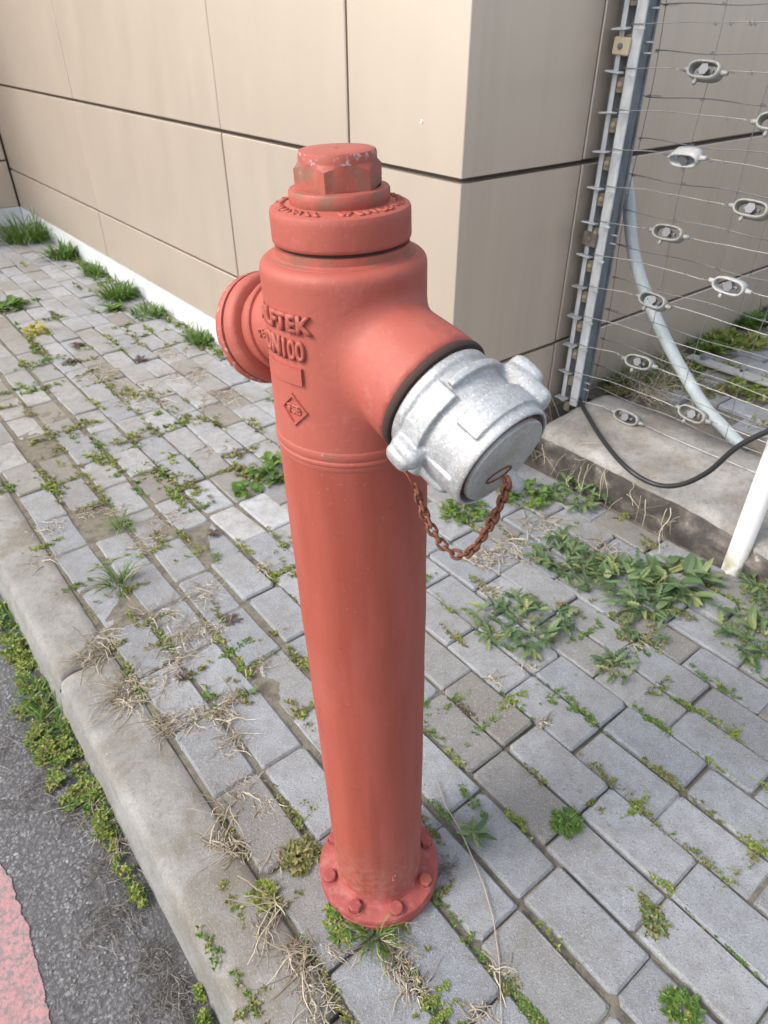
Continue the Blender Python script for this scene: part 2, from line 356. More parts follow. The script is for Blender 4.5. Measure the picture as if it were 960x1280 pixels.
# ================================================================== SETTING
# ---- road
mb = MB(); mb.add([(-120, -120, -.135), (120, -120, -.135), (120, 120, -.135), (-120, 120, -.135)], [(0, 1, 2, 3)])
tag(mb.build('road', M['asphalt']), 'dark worn asphalt road below the kerb', None, None, 'structure')
edge = [G(x, y, -.133) for x, y in ((-40, 1010), (0, 1078), (14, 1100), (22, 1128), (36, 1160), (42, 1190), (52, 1225), (58, 1250), (66, 1290), (80, 1345))]
mb = MB(); vs = []; 
prof = []
for i in range(len(edge) - 1):
    for k in range(20):
        t = k / 20; p = edge[i].lerp(edge[i + 1], t); prof.append(p + V * (.004 * noise.noise(p * 60) + .002 * noise.noise(p * 200)))
vs = [];fs = []
for p in prof: vs += [Vector((p.x, p.y, -.133)), Vector((p.x, p.y, -.133)) - V * .12 + U * 0]
for i in range(len(prof) - 1): fs.append((2 * i, 2 * i + 1, 2 * i + 3, 2 * i + 2))
mb.add(vs, fs)
tag(mb.build('road_marking', M['mark']), 'faded pinkish red painted stripe on the asphalt', None, None, 'structure')
# ---- kerb: worn stones with a rounded outer edge
kerb = bpy.data.objects.new('kerb', None); C.objects.link(kerb); kerb.rotation_euler = (0, 0, ROT); tag(kerb, 'worn concrete kerb between road and pavement', None, None, 'structure')
def kerb_stone(u0, u1, seed):
    K = [(.066, -.19), (.070, -.14), (.077, -.10), (.084, -.055), (.089, -.028), (.0935, -.014), (.100, -.006), (.110, -.0015), (.127, .0005), (.15, .001), (.175, .002), (.20, .001), (.222, 0), (.226, -.004), (.2265, -.19)]
    n = int((u1 - u0) / .012); vs = []; fs = []
    for i in range(n + 1):
        u = u0 + (u1 - u0) * i / n; e = min(u - u0, u1 - u)
        for j, (v, z) in enumerate(K):
            dz = dv = 0
            if 3 <= j <= 12:
                q = (v * 1.0 + seed, u, z * .7); dz = grid_noise(q, 9, .0012) + grid_noise(q, 45, .0009); dv = grid_noise((q[1], q[2], q[0]), 7, .0014) + grid_noise(q, 50, .0011) + (-.004 * max(0, noise.noise((u * 14, seed, 5)) - .25) if 5 <= j <= 9 else 0)
            if j < 3: dv = grid_noise((u, z, seed), 10, .0012)
            k = max(0, 1 - e / .02) ** 2
            if e < .02 and 4 <= j <= 13: dz -= .012 * k; dv += .006 * k * (1 if j < 8 else -.4)
            vs.append((v + dv, u, z + dz))
    P = len(K)
    for i in range(n):
        for j in range(P - 1): fs.append((i * P + j, (i + 1) * P + j, (i + 1) * P + j + 1, i * P + j + 1))
    fs.append(tuple(range(P))); fs.append(tuple(n * P + j for j in range(P - 1, -1, -1)))
    m_ = MB(); m_.add(vs, fs)
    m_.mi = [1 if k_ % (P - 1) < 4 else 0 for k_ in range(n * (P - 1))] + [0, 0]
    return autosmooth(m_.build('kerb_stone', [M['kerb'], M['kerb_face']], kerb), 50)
for i in range(-3, 7): kerb_stone(1.395 + (i) * 1.0 + .004, 1.395 + (i + 1) * 1.0 - .004, i * 3.7)
# ---- pavement bed and pavers
def sheet(name, v0, v1, u0, u1, z, m, step=.25):
    nv = max(1, int((v1 - v0) / step)); nu = max(1, int((u1 - u0) / step)); vs = []; fs = []
    for i in range(nu + 1):
        for j in range(nv + 1): vs.append((v0 + (v1 - v0) * j / nv, u0 + (u1 - u0) * i / nu, z))
    for i in range(nu):
        for j in range(nv): fs.append((i * (nv + 1) + j, i * (nv + 1) + j + 1, (i + 1) * (nv + 1) + j + 1, (i + 1) * (nv + 1) + j))
    m_ = MB(); m_.add(vs, fs); return place(m_.build(name, m))
def bed_mesh():
    vs = []; fs = []; st = .02; u0, u1, v0, v1 = .2, 4.2, .227, 1.86; nu = int((u1 - u0) / st); nv = int((v1 - v0) / st)
    for i in range(nu + 1):
        for j in range(nv + 1):
            u = u0 + (u1 - u0) * i / nu; v = v0 + (v1 - v0) * j / nv
            left = max(0, min(1, (u - .45) / .5)) * max(0, min(1, (1.15 - v) / .3)); wall = max(0, 1 - abs(v - 1.39) / .1) * (u > 1.5)
            q = noise.noise((u * 7, v * 7, 2)) + .6 * noise.noise((u * 22, v * 22, 5)); 
            z = -.0080 + .0030 * max(0, min(1, (.72 - v) / .15)) + .0075 * max(0, q - .28) * left + .010 * wall * max(0, q + .3) + .0035 * max(0, q - .3) * (1 - left) + random.uniform(-.0007, .0007)
            vs.append((v, u, min(z - .006 * (1 - left) * (1 - wall), -.0022)))
    for i in range(nu):
        for j in range(nv): fs.append((i * (nv + 1) + j, i * (nv + 1) + j + 1, (i + 1) * (nv + 1) + j + 1, (i + 1) * (nv + 1) + j))
    m_ = MB(); m_.add(vs, fs)
    for a_, b_ in ((-3.0, .2), (4.2, 6.4)): m_.add([(.227, a_, -.008), (1.86, a_, -.008), (1.86, b_, -.008), (.227, b_, -.008)], [(0, 1, 2, 3)])
    return place(m_.build('pavement', M['bed'], None, True))
pavement = tag(bed_mesh(), 'grey block paving overgrown with weeds', None, None, 'structure')
PU, PV, GAP = .2026, .1045, .0045
def paver_mesh(seed, l, b):
    rs = random.Random(seed); c = .0045; h = .05; X = b / 2; Y = l / 2
    base = [(-X, -Y), (X, -Y), (X, Y), (-X, Y)]; vs = []
    out = []
    for i, (x, y) in enumerate(base):                       # each corner cut a little differently (chips)
        px, py = base[i - 1]; nx, ny = base[(i + 1) % 4]
        k = rs.choice([.003, .003, .004, .006, .010 if rs.random() < .4 else .004])
        d0 = Vector((px - x, py - y)).normalized() * k; d1 = Vector((nx - x, ny - y)).normalized() * k
        out += [(x + d0.x, y + d0.y), (x + d1.x, y + d1.y)]
        if i in (1, 3): out.append(((x + nx) / 2 + rs.uniform(-.0012, .0012), (y + ny) / 2))
    n = len(out)
    for x, y in out: vs.append((x, y, -h))
    for x, y in out: vs.append((x, y, -c + rs.uniform(-.001, .0008)))
    for x, y in out:
        f = 1 - c / (X * .98); g = 1 - c / (Y * .98); vs.append((x * f, y * g, rs.uniform(-.0007, .0007)))
    fs = []
    for r_ in range(2):
        for k in range(n): fs.append((r_ * n + k, r_ * n + (k + 1) % n, (r_ + 1) * n + (k + 1) % n, (r_ + 1) * n + k))
    fs.append(tuple(2 * n + k for k in range(n)))
    return vs, fs
PVAR = []
for i in range(14):
    m_ = MB(); m_.add(*paver_mesh(i, PU - GAP, PV - GAP)); me = m_.mesh('paver'); me.materials.append(M['paver']); PVAR.append(me)
def row_v(k): return .232 + .1152 * (k + .5) if k < 4 else .693 + PV * (k - 4 + .5)
PHASE = {0: .25, 1: .25, 2: .12, 3: .13, 4: .17, 5: .17, 6: .27, 7: .27, 8: .175, 9: .18, 10: .27, 11: .17, 12: .08, 13: .18}
def project(p):
    q = p - Vector((0, 0, CAMZ)); f = q.y * _c - q.z * _s
    if f < .05: return None
    return (480 + FPX * q.x / f, 640 - FPX * (q.y * _s + q.z * _c) / f, f)
spots = []
for k in range(0, 15):
    vc = row_v(k)
    for j in range(-14, 31):
        uc = PHASE.get(k, .2) + PU * (j + .5) + random.uniform(-.003, .003)
        if uc > 6.33 : continue
        if uc > 1.33 and k > 10: continue
        if k == 14 : continue
        v_ = vc
        cut = None
        pr = project(w(uc, v_, 0))
        vis = pr and -60 < pr[0] < 1020 and -20 < pr[1] < 1340
        spots.append((0 if vis else 1, pr[2] if pr else 99, uc, v_, k))
spots.sort()
rest = MB()
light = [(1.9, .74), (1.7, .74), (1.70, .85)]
nvis = 0
for i, (h, d, uc, vc, k) in enumerate(spots):
    rz = random.gauss(0, .010); dz = random.gauss(0, .0022); tx, ty = random.gauss(0, .012), random.gauss(0, .008)
    dv = random.gauss(0, .0011)
    if uc > 1.0 and vc < 1.0: rz *= 1.9; dz = dz * 1.25; tx *= 1.6; ty *= 1.6; dv *= 2
    wl = PV
    if h == 0 and nvis < 300:
        nvis += 1
        o = bpy.data.objects.new('paver', PVAR[random.randrange(14)]); C.objects.link(o); o.parent = pavement
        o.location = (vc + dv, uc, dz); o.rotation_euler = (ty, tx, rz + (math.pi if random.random() < .5 else 0))
        if k == 10: o.scale = (.92, 1, 1); o.location.x -= .005
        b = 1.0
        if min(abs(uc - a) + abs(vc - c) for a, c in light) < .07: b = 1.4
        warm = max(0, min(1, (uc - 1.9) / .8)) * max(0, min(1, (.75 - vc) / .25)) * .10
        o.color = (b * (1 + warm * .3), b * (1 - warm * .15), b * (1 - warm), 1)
    else:
        vs, fs = paver_mesh(i + 50, PU - GAP, PV - GAP); sc = .92 if k == 10 else 1
        rest.add([(x * sc - rz * y + vc + dv - (.005 if k == 10 else 0), y + rz * x + uc, z + dz + tx * x) for x, y, z in vs], fs)
tag(rest.build('distant_pavers', M['paver'], pavement), None, None, None, 'stuff')
# ---- yard behind the fence
YZ = .150
yard = tag(sheet('yard_paving', 2.10, 8.0, -6.0, 1.46, YZ - .012, M['bed']), 'overgrown block paving of the yard behind the fence', None, None, 'structure')
yspots = []
for k in range(0, 26):
    for j in range(-14, 8):
        uc = (.03 if k % 2 else .13) + PU * (j + .5); vc = 2.30 + PV * (k + .5)
        if uc > 1.33: continue
        pr = project(w(uc, vc, YZ))
        if pr and 740 < pr[0] < 1030 and 340 < pr[1] < 640: yspots.append((uc, vc))
for uc, vc in yspots[:240]:
    if random.random() < .05: continue
    o = bpy.data.objects.new('paver', PVAR[random.randrange(14)]); C.objects.link(o); o.parent = yard
    o.location = (vc, uc, YZ + random.gauss(0, .004)); o.rotation_euler = (random.gauss(0, .02), random.gauss(0, .02), random.gauss(0, .03))
    o.color = (1.12, 1.12, 1.14, 1)
# ---- building
BASE = Vector((1.405, 1.435, 0))
bld = thing('building', w(1.435, 1.405, 0), 'building clad in beige metal panels with white base strip', 'building', None, ROT)
def bpart(name, lo, hi, m, ch=.003):
    b = MB(); b.box((lo[0] - BASE.x, lo[1] - BASE.y, lo[2]), (hi[0] - BASE.x, hi[1] - BASE.y, hi[2]), ch); return b.build(name, m, bld)
bpart('backing_wall', (1.437, 1.467, -.1), (7.0, 6.36, 3.2), M['gap'], 0)
bpart('backing_wall', (-.8, 6.402, -.1), (7.0, 7.6, 3.2), M['gap'], 0)
ROWS = [(.127, .387), (.398, .952), (.966, 2.10), (2.112, 3.2)]
COLS = [1.935, 2.785, 4.495, 6.368]
def fold_panel(z0, z1):
    g = .006; a = 1.405; t = .03
    path = [(a, COLS[0] - g), (a, 1.437), (a + .002, 1.435), (1.908 - g, 1.435)]
    inner = [(a + t, COLS[0] - g), (a + t, 1.435 + t), (a + t, 1.435 + t), (1.908 - g, 1.435 + t)]
    vs = []
    for z in (z0, z1):
        for p in path + inner[::-1]: vs.append((p[0] - BASE.x, p[1] - BASE.y, z))
    n = 8; fs = [tuple(range(n)), tuple(range(2 * n - 1, n - 1, -1))] + [(i, i + n, (i + 1) % n + n, (i + 1) % n) for i in range(n)]
    bm = bmesh.new(); bv = [bm.verts.new(v) for v in vs]
    for f in fs:
        try: bm.faces.new([bv[i] for i in f])
        except ValueError: pass
    bmesh.ops.remove_doubles(bm, verts=bm.verts[:], dist=1e-5)
    bmesh.ops.recalc_face_normals(bm, faces=bm.faces[:])
    me = bpy.data.meshes.new('wall_panel'); bm.to_mesh(me); bm.free()
    o = link('wall_panel', me, [M['wall'], M['wallB']], bld)
    for p in me.polygons:
        if p.normal.y < -.7: p.material_index = 1
    return o
for r_, (z0, z1) in enumerate(ROWS):
    fold_panel(z0 if r_ else .127, z1)
    for i in range(3):
        j = .0015 * ((i + r_) % 2)
        bpart('wall_panel', (1.405 + j, COLS[i] + (.008 if i == 0 else .0045), z0), (1.435, COLS[i + 1] - .0045, z1), M['wall'])
    vj = [1.908, 3.25, 4.6, 6.0]
    for i in range(3): bpart('wall_panel', (vj[i] + .004, 1.4355, z0), (vj[i + 1] - .004, 1.465, z1), M['wallB'])
    vr = [1.399, .40, -.80]
    rz = [(.127, .445), (.455, 1.2), (1.21, 2.10), (2.112, 3.2)][r_]
    for i in range(2): bpart('wall_panel', (vr[i + 1] + .004, 6.372, rz[0]), (vr[i] - .004, 6.400, rz[1]), M['wall'])
for a, b in ((1.44, 3.590), (3.593, 6.366)): bpart('base_strip', (1.4, a, -.02), (1.434, b, .1235), M['strip'], .001)
bpart('base_strip', (-.8, 6.366, -.02), (1.398, 6.39, .1235), M['strip'], .001)
bpart('base_strip', (1.437, 1.440, -.02), (6.0, 1.464, .1235), M['wallB'], 0)
p = onV(527, 152, 1.405); b = MB(); b.lathe([(.0055, .0005), (.005, .0015), (.0035, .002), (.002, .0008), (0, .0006)], 12)
o = b.build('dent_mark', M['strip'], bld); o.location = (0, p.dot(U) - BASE.y, p.z); o.rotation_euler = (0, -math.pi / 2, 0)
# ---- concrete beam under the fence
def beam():
    root = thing('concrete_beam', w(.2, 1.70, 0), 'rough broken concrete footing beam under the wire fence', 'beam', None, ROT)
    P = [(1.765, -.03, 1), (1.760, .02, 1), (1.748, .06, 1), (1.738, .10, 1), (1.732, .135, 1), (1.742, .158, 0), (1.765, .168, 0), (1.81, .172, 0), (1.87, .175, 0), (1.925, .177, 0), (1.932, .183, 0), (1.98, .186, 0), (2.05, .187, 0), (2.10, .185, 0), (2.115, .17, 0), (2.12, -.03, 0)]
    u0, u1 = -1.2, 1.36; n = 150; vs = []; fs = []; mi = []
    for i in range(n + 1):
        u = u0 + (u1 - u0) * i / n
        er = .045 * max(0, 1 - abs(u - .62) / .22) + .012 * max(0, noise.noise((u * 5, 3, 1)))      # the broken front arris
        low = -.045 * max(0, min(1, (.78 - u) / .25))
        e = max(0, 1 - (u1 - u) / .06) ** 2
        for j, (v, z, g) in enumerate(P):
            dv = dz = 0
            if z > 0 and j < 14:
                q = (v, u, z); dv = grid_noise(q, 14, .006) + grid_noise(q, 50, .003); dz = grid_noise((u, z, v), 12, .004) + grid_noise((u, v, z), 55, .0018)
            if 3 <= j <= 7: dv += er * (1 - abs(j - 4.5) / 4) * 1.2; dz -= er * .45
            if j < 9 and z > 0: dz += low * (z / .18)
            dz -= .05 * e * (1 if j > 3 else .3) * (z > 0)
            vs.append((v + dv + .04 * e * (j < 6) - 1.70, u - .2, z + dz)); 
    k = len(P)
    for i in range(n):
        for j in range(k - 1): fs.append((i * k + j, (i + 1) * k + j, (i + 1) * k + j + 1, i * k + j + 1)); mi.append(1 if j < 4 else 0)
    fs += [tuple(range(k)), tuple(n * k + j for j in range(k - 1, -1, -1))]; mi += [0, 1]
    m_ = MB(); m_.add(vs, fs); m_.mi = mi
    autosmooth(m_.build('beam_body', [M['beam'], M['grime']], root), 60)
beam()
# ================================================================== FENCE
post = thing('fence_post', w(1.40, 1.97, .17), 'galvanised slotted steel fence post beside the beige wall', 'fence post', None, ROT)
PB = Vector((1.97, 1.40, .17)); PH = 1.75
def ppart(name, lo, hi, m, ch=.001, parent=post):
    b = MB(); b.box([lo[i] - PB[i] for i in range(3)], [hi[i] - PB[i] for i in range(3)], ch); return b.build(name, m, parent)
ppart('channel_back', (1.990, 1.339, .17), (1.994, 1.402, PH), M['slot_back'])
ppart('channel_side', (1.9505, 1.4025, .17), (1.996, 1.4055, PH), M['galv'])
ppart('channel_side', (1.9555, 1.3350, .17), (1.996, 1.3380, PH), M['galv_dark'])  # same galvanised steel, its shaded side painted in as a darker colour
ppart('channel_lip', (1.947, 1.3900, .17), (1.950, 1.4055, PH), M['galv'])
ppart('channel_lip', (1.947, 1.3335, .17), (1.955, 1.3640, PH), M['galv'])
ppart('channel_web', (1.968, 1.3385, .17), (1.972, 1.3800, PH), M['slot_back'])
ppart('dark_strip', (1.975, 1.4075, .17), (2.000, 1.4290, PH), M['galv_dark'])  # dark strip filling the gap between post and wall
ppart('angle_bar', (1.998, 1.3300, .17), (2.004, 1.4020, PH), M['galv_dark'])
for i in range(13):
    z = .19 + .1 * i
    if z > 1.45: break
    b = MB(); b.box((-.014, -.022, -.0022), (.012, .026, .0022), .001); b.box((-.012, -.075, -.003), (-.004, -.046, .003), .001)
    o = b.build('wire_tab', M['insul_white'] if i < 5 else M['galv'], post); o.location = (1.938 - PB.x, 1.392 - PB.y, z - PB.z); o.rotation_euler = (R(random.uniform(-5, 5)), R(random.uniform(-8, 8)), R(random.uniform(-4, 4)))
    b = MB(); b.box((-.004, -.013, -.050), (.010, .013, -.012), .001); o2 = b.build('slot_block', M['slot'], post); o2.location = (1.952 - PB.x, 1.3755 - PB.y, z - PB.z)
    if i > 1:
        b = MB(); b.lathe([(0, 0), (.008, 0), (.008, .005), (.005, .008), (0, .008)], 8)
        o = b.build('bolt_head', M['slot_bolt'], o2); o.location = (-.004, 0, -.030); o.rotation_euler = (0, -math.pi / 2, 0)
    for dz in ((.045, .07) if i in (0, 5, 10, 11) else ()):
        b = MB(); b.box((-.002, -.024, -.002), (.002, .0, .002)); o = b.build('wire_clip', M['insul_white'], post); o.location = (1.975 - PB.x, 1.336 - PB.y, z + dz - PB.z)
for z, m_ in ((1.250, 'cream'), (.742, 'slot')):
    b = MB(); b.box((-.012, -.026, -.021), (.0, .026, .021), .003); o = b.build('clamp_block', M[m_], post); o.location = (1.946 - PB.x, 1.386 - PB.y, z - PB.z); o.rotation_euler = (R(4), 0, 0)
    b = MB(); b.lathe([(0, 0), (.008, 0), (.008, .003), (.005, .006), (0, .006)], 8); q = b.build('bolt_head', M['bolt'], o); q.location = (-.012, 0, 0); q.rotation_euler = (0, -math.pi / 2, 0)
fence = thing('wire_fence', w(.6, 2.04, .187), 'wire mesh and electric wire fence strung from the slotted post', 'fence', None, ROT)
FB = Vector((2.04, .6, .187))
def wire(name, pts, r_, m, n=5):
    b = MB(); b.tube([Vector(p) - FB for p in pts], r_, n); return b
UEND = -1.0
ins_at = {}
for i in range(12):
    z = .2 + .1 * i
    ins_at[i] = 1.14 if i % 2 == 0 else .92
for i in range(12):
    z = .2 + .1 * i; pts = [(1.944, 1.372, z), (1.944, 1.335, z)]; ph = random.random() * 6
    nseg = 40
    for k in range(1, nseg + 1):
        u = 1.300 + (UEND - 1.300) * k / nseg; pts.append((1.972 + .001 * math.sin(k * 1.3 + ph), u, z + .0035 * math.sin(k * .31 + ph) + random.uniform(-.0012, .0012)))
    ui = ins_at[i] if i not in (3, 11) else None
    a_, b_ = pts, None
    if ui is not None:
        a_ = [q for q in pts if q[1] > ui + .058] + [(1.972, ui + .054, z)]; b_ = [(1.972, ui - .054, z)] + [q for q in pts if q[1] < ui - .058]
    b = wire('w', a_, .0011, None)
    if b_: b.tube([Vector(q) - FB for q in b_], .0011, 5)
    for k in range(6):                                                     # twists and barbs
        u = random.uniform(.3, 1.3)
        if ui is not None and abs(u - ui) < .07: continue
        c_ = Vector((1.972, u, z)) - FB
        b.tube([c_ + Vector((math.cos(t * 1.6) * .0026, -.008 + t * .0013, math.sin(t * 1.6) * .0026)) for t in range(13)], .0008, 4)
        b.tube([c_ + Vector((.003, -.003, -.005)), c_, c_ + Vector((-.003, .002, .008))], .0007, 4)
    if ui is not None:
        for s_ in (1, -1):
            c_ = Vector((1.972, ui + s_ * .068, z)) - FB
            b.tube([c_ + Vector((math.cos(t * 1.5) * .003, -.016 + t * .0016, math.sin(t * 1.5) * .003)) for t in range(20)], .0009, 4)
    b.build('electric_wire', M['ewire'], fence)
ZL = [.22, .30, .40, .505, .61, .715, .82, .92, 1.02, 1.13, 1.237, 1.342, 1.45]
UL = [1.345 - .17 * k for k in range(14)]
jig = lambda u, z: (random.uniform(-.002, .002), .006 * math.sin(z * 9 + u * 5) + random.uniform(-.003, .003))
for i, z in enumerate(ZL):
    ph = random.random() * 6; pts = []
    if i % 2 == 1: pts = [(2.03, 1.40, z + .014), (2.045, 1.37, z + .004)]
    k = 0; u = 1.35
    while u > UEND: pts.append((2.05 + .0015 * math.sin(k), u, z + .0035 * math.sin(k * .8 + ph))); u -= .0425; k += 1
    b = wire('w', pts, .0014, None)
    for q in UL[:7]:
        c_ = Vector((2.05, q, z)) - FB; b.tube([c_ + Vector((math.cos(t * 1.7) * .003, -.006 + t * .0012, math.sin(t * 1.7) * .003)) for t in range(11)], .001, 4)
    if i % 2 == 1:
        c_ = Vector((2.05, 1.325, z)) - FB; b.tube([c_ + Vector((math.cos(t * 1.7) * .0032, -.02 + t * .002, math.sin(t * 1.7) * .0032)) for t in range(22)], .001, 4)
    b.build('line_wire', M['wire'], fence)
for u in UL:
    pts = [(2.05, u + .007 * math.sin(z * 9 + u * 5), z) for z in np.linspace(.215, 1.46, 22)]; wire('w', pts, .0012, None).build('stay_wire', M['wire'], fence)
# strain insulators hung in the electric wires
def insul_mesh():
    b = MB(); n = 36; L, Hh = .033, .0185
    sec = [(-.0022, -.017), (.0022, -.017), (.0042, -.008), (.0034, .006), (.0030, .016), (-.0018, .016), (-.0026, .0), (-.0028, -.010)]
    vs = []; fs = []
    for k in range(n):
        q = 2 * math.pi * k / n; c, s = math.cos(q), math.sin(q)
        x = math.copysign(abs(c) ** .62, c) * (L + .010); z = math.copysign(abs(s) ** .8, s) * Hh
        nx, nz = c / (L + .01), s / Hh; l = math.hypot(nx, nz); nx /= l; nz /= l
        for a_, d in sec: vs.append((d, x + nx * a_, z + nz * a_))
    m_ = len(sec)
    for k in range(n):
        for j in range(m_): fs.append((k * m_ + j, k * m_ + (j + 1) % m_, ((k + 1) % n) * m_ + (j + 1) % m_, ((k + 1) % n) * m_ + j))
    b.add(vs, fs)
    for s in (1, -1):                                                   # necks for the wire
        b.tube([(0, s * .046, 0), (0, s * .055, 0), (0, s * .064, 0)], [.008, .0065, .006], 8)
    b.tube([(-.006, .012, -.022), (-.009, .012, -.031), (-.009, .012, -.036)], [.006, .006, .004], 8)
    return b.mesh('ring')
IM = insul_mesh(); IW = IM.copy(); IM.materials.append(M['insul']); IW.materials.append(M['insul_white'])
for me in (IM, IW):
    for p in me.polygons: p.use_smooth = True
b = MB(); b.tube([(-.012, 0, 0), (.012, 0, 0)], .010, 8); b.tube([(-.016, .0, 0), (-.012, 0, 0)], .014, 6); b.tube([(0, -.022, -.002), (0, .022, .002)], .005, 6); IB = b.mesh('bolt'); IB.materials.append(M['bolt'])
ILAB = {10: 'grey oval insulator highest in the column nearer the fence post', 9: 'insulator cut by the right picture edge at the fence top', 8: 'bright white tilted oval insulator in front of the upper dark wall joint', 7: 'grey oval insulator with big bolt at the right edge, below the white tilted one', 6: 'oval insulator just right of the top of the bent pale pipe', 5: 'whitish oval insulator by the lower dark wall joint at right', 4: 'oval insulator overlapping the middle of the bent pale pipe', 2: 'oval insulator left of the bent pale pipe above the dry weeds', 1: 'oval insulator overlapping the foot of the bent pale pipe', 0: 'lowest oval insulator lying over the concrete beam'}
for i, lab in ILAB.items():
    z = .2 + .1 * i; root = thing('wire_insulator', w(ins_at[i], 1.972, z), lab, 'insulator', 'strain insulators in the fence wires', ROT)
    o = bpy.data.objects.new('ring', IW if i in (8, 5) else IM); C.objects.link(o); o.parent = root
    o2 = bpy.data.objects.new('bolt', IB); C.objects.link(o2); o2.parent = root
    t = {8: -30, 5: 8, 9: 24, 10: 22}.get(i, random.uniform(16, 30))
    for q in (o, o2): q.rotation_euler = (R(random.uniform(-3, 3) + (-6 if i == 8 else 0)), R(t), R(random.uniform(-4, 4)))
# bent pipe behind the fence
b = MB(); P5 = [(780, 205, 2.07), (785, 245, 2.09), (795, 330, 2.11), (830, 420, 2.12), (875, 500, 2.135), (905, 535, 2.15), (925, 556, 2.155)]
pp = [onV(x, y, v) for x, y, v in P5]; base = pp[-1].copy(); q5 = []
for i in range(len(pp) - 1):
    for t in np.linspace(0, 1, 6)[:-1]:
        p0, p1, p2, p3 = pp[max(i - 1, 0)], pp[i], pp[i + 1], pp[min(i + 2, len(pp) - 1)]
        q5.append(.5 * ((2 * p1) + (p2 - p0) * t + (2 * p0 - 5 * p1 + 4 * p2 - p3) * t * t + (3 * p1 - p0 - 3 * p2 + p3) * t ** 3))
q5.append(pp[-1]); b.tube([q - base for q in q5], .0200, 16); o = b.build('bent_pipe', M['brace'], None, True); o.location = base
tag(o, 'pale blue grey pipe bent down from post to yard', 'pipe')
# black cable
CP = [(722, 494, 1.955), (732, 515, 1.93), (755, 552, 1.87), (785, 586, 1.79), (818, 605, 1.735), (850, 606, 1.725), (885, 590, 1.73), (920, 560, 1.74), (960, 539, 1.745), (1010, 520, 1.75), (1120, 500, 1.75)]
pp = [G(c_[0], c_[1], .197) if i < 4 else onV(c_[0], c_[1], 1.70) for i, c_ in enumerate(CP)]; base = pp[4].copy(); q5 = []
for i in range(len(pp) - 1):
    for t in np.linspace(0, 1, 7)[:-1]:
        p0, p1, p2, p3 = pp[max(i - 1, 0)], pp[i], pp[i + 1], pp[min(i + 2, len(pp) - 1)]
        q5.append(.5 * ((2 * p1) + (p2 - p0) * t + (2 * p0 - 5 * p1 + 4 * p2 - p3) * t * t + (3 * p1 - p0 - 3 * p2 + p3) * t ** 3))
b = MB(); b.tube([q - base for q in q5], .0075, 12); o = b.build('cable', M['rubber'], None, True); o.location = base
tag(o, 'black cable sagging from the fence post over the concrete beam', 'cable')
# white pole
pb = G(915, 712); b = MB(); b.tube([(0, 0, -.02), (0, 0, .01), (0, 0, .9), (0, 0, 2.2)], .0285, 28); o = b.build('pole', M['pole'], None, True); autosmooth(o, 40); o.location = (pb.x, pb.y, 0)
tag(o, 'white round metal pole standing in front of the concrete beam', 'pole')
# metal bar lying in the yard
a0, a1 = G(862, 442, YZ + .03), G(985, 486, YZ + .02); d = a1 - a0; L = d.length
root = thing('metal_bar', (a0.x, a0.y, YZ + .012), 'pale flat metal bar with bolt lying in the yard', 'metal bar', None, math.atan2(d.y, d.x))
b = MB(); b.box((0, -.028, 0), (L * 1.6, .028, .012), .002); b.build('flat_bar', M['insul_white'], root)
b = MB(); b.tube([(.06, 0, .012), (.06, 0, .03)], .012, 8); b.build('bolt', M['bolt'], root)
b = MB(); b.tube([(.22, .01, .0121), (.22, .01, .016)], .007, 8); b.build('bolt', M['rust_dark'], root)
# ================================================================== HYDRANT
TILT = -R(1.53)
HB = Vector((-.009, .679, 0))
hyd = thing('fire_hydrant', HB, 'red pillar fire hydrant with one silver capped outlet and chain', 'fire hydrant')
hyd.rotation_euler = (0, TILT, 0)
HM = Matrix.Translation(HB) @ Matrix.Rotation(TILT, 4, 'Y'); HI = HM.inverted(); HR = HI.to_3x3()
AZ, DIP = R(-47.4), R(19.8)
def axis(az): return HR @ Vector((math.cos(az) * math.cos(DIP), math.sin(az) * math.cos(DIP), -math.sin(DIP)))
D1, D2 = axis(AZ), axis(AZ + math.pi)
C0 = Vector((0, 0, 1.062))
def hpart(name, prof, m, n=72, parent=hyd, ang=35):
    b = MB(); b.lathe(prof, n); return autosmooth(b.build(name, m, parent), ang)
hpart('base_flange', [(0, -.006), (.106, -.006), (.1095, -.003), (.1105, .004), (.1105, .012), (.109, .0135), (.109, .0145), (.1105, .016), (.1105, .024), (.1085, .0275), (.105, .0285), (.088, .0290), (.0825, .031), (.079, .036), (.0775, .044)], M['flange'], 96)
flange = bpy.data.objects['base_flange']
for k in range(8):
    a = R(-90 + 22.5 + 45 * k - 3); b = MB()
    b.lathe([(.0118, .0), (.0145, .0), (.0145, .0012), (.0118, .0014)], 20)
    b.tube([(0, 0, .001), (0, 0, .0105), (0, 0, .012)], [.0118, .0118, .0102], 6 if k % 3 else 14)
    o = b.build('flange_bolt', M['red_rust'] if k == 1 else M['flange'], flange); autosmooth(o, 35)
    o.location = (.0945 * math.cos(a), .0945 * math.sin(a), .0285); o.rotation_euler = (R(random.uniform(-2, 2)), R(random.uniform(-2, 2)), random.random())
zz = np.linspace(.04, .938, 60); prof = [(.0772 + .0052 * min(1, max(0, (z - .05) / .62)) + .0003 * math.sin(z * 40), z) for z in zz]
hpart('barrel', prof, M['pipe'], 96)
hpart('weld_bead', [(.0815, .932), (.0832, .9335), (.0841, .9360), (.0837, .9385), (.0830, .9395), (.0836, .941), (.0841, .9445), (.0840, .9475), (.0835, .950), (.082, .952)], M['red_chip'], 96)
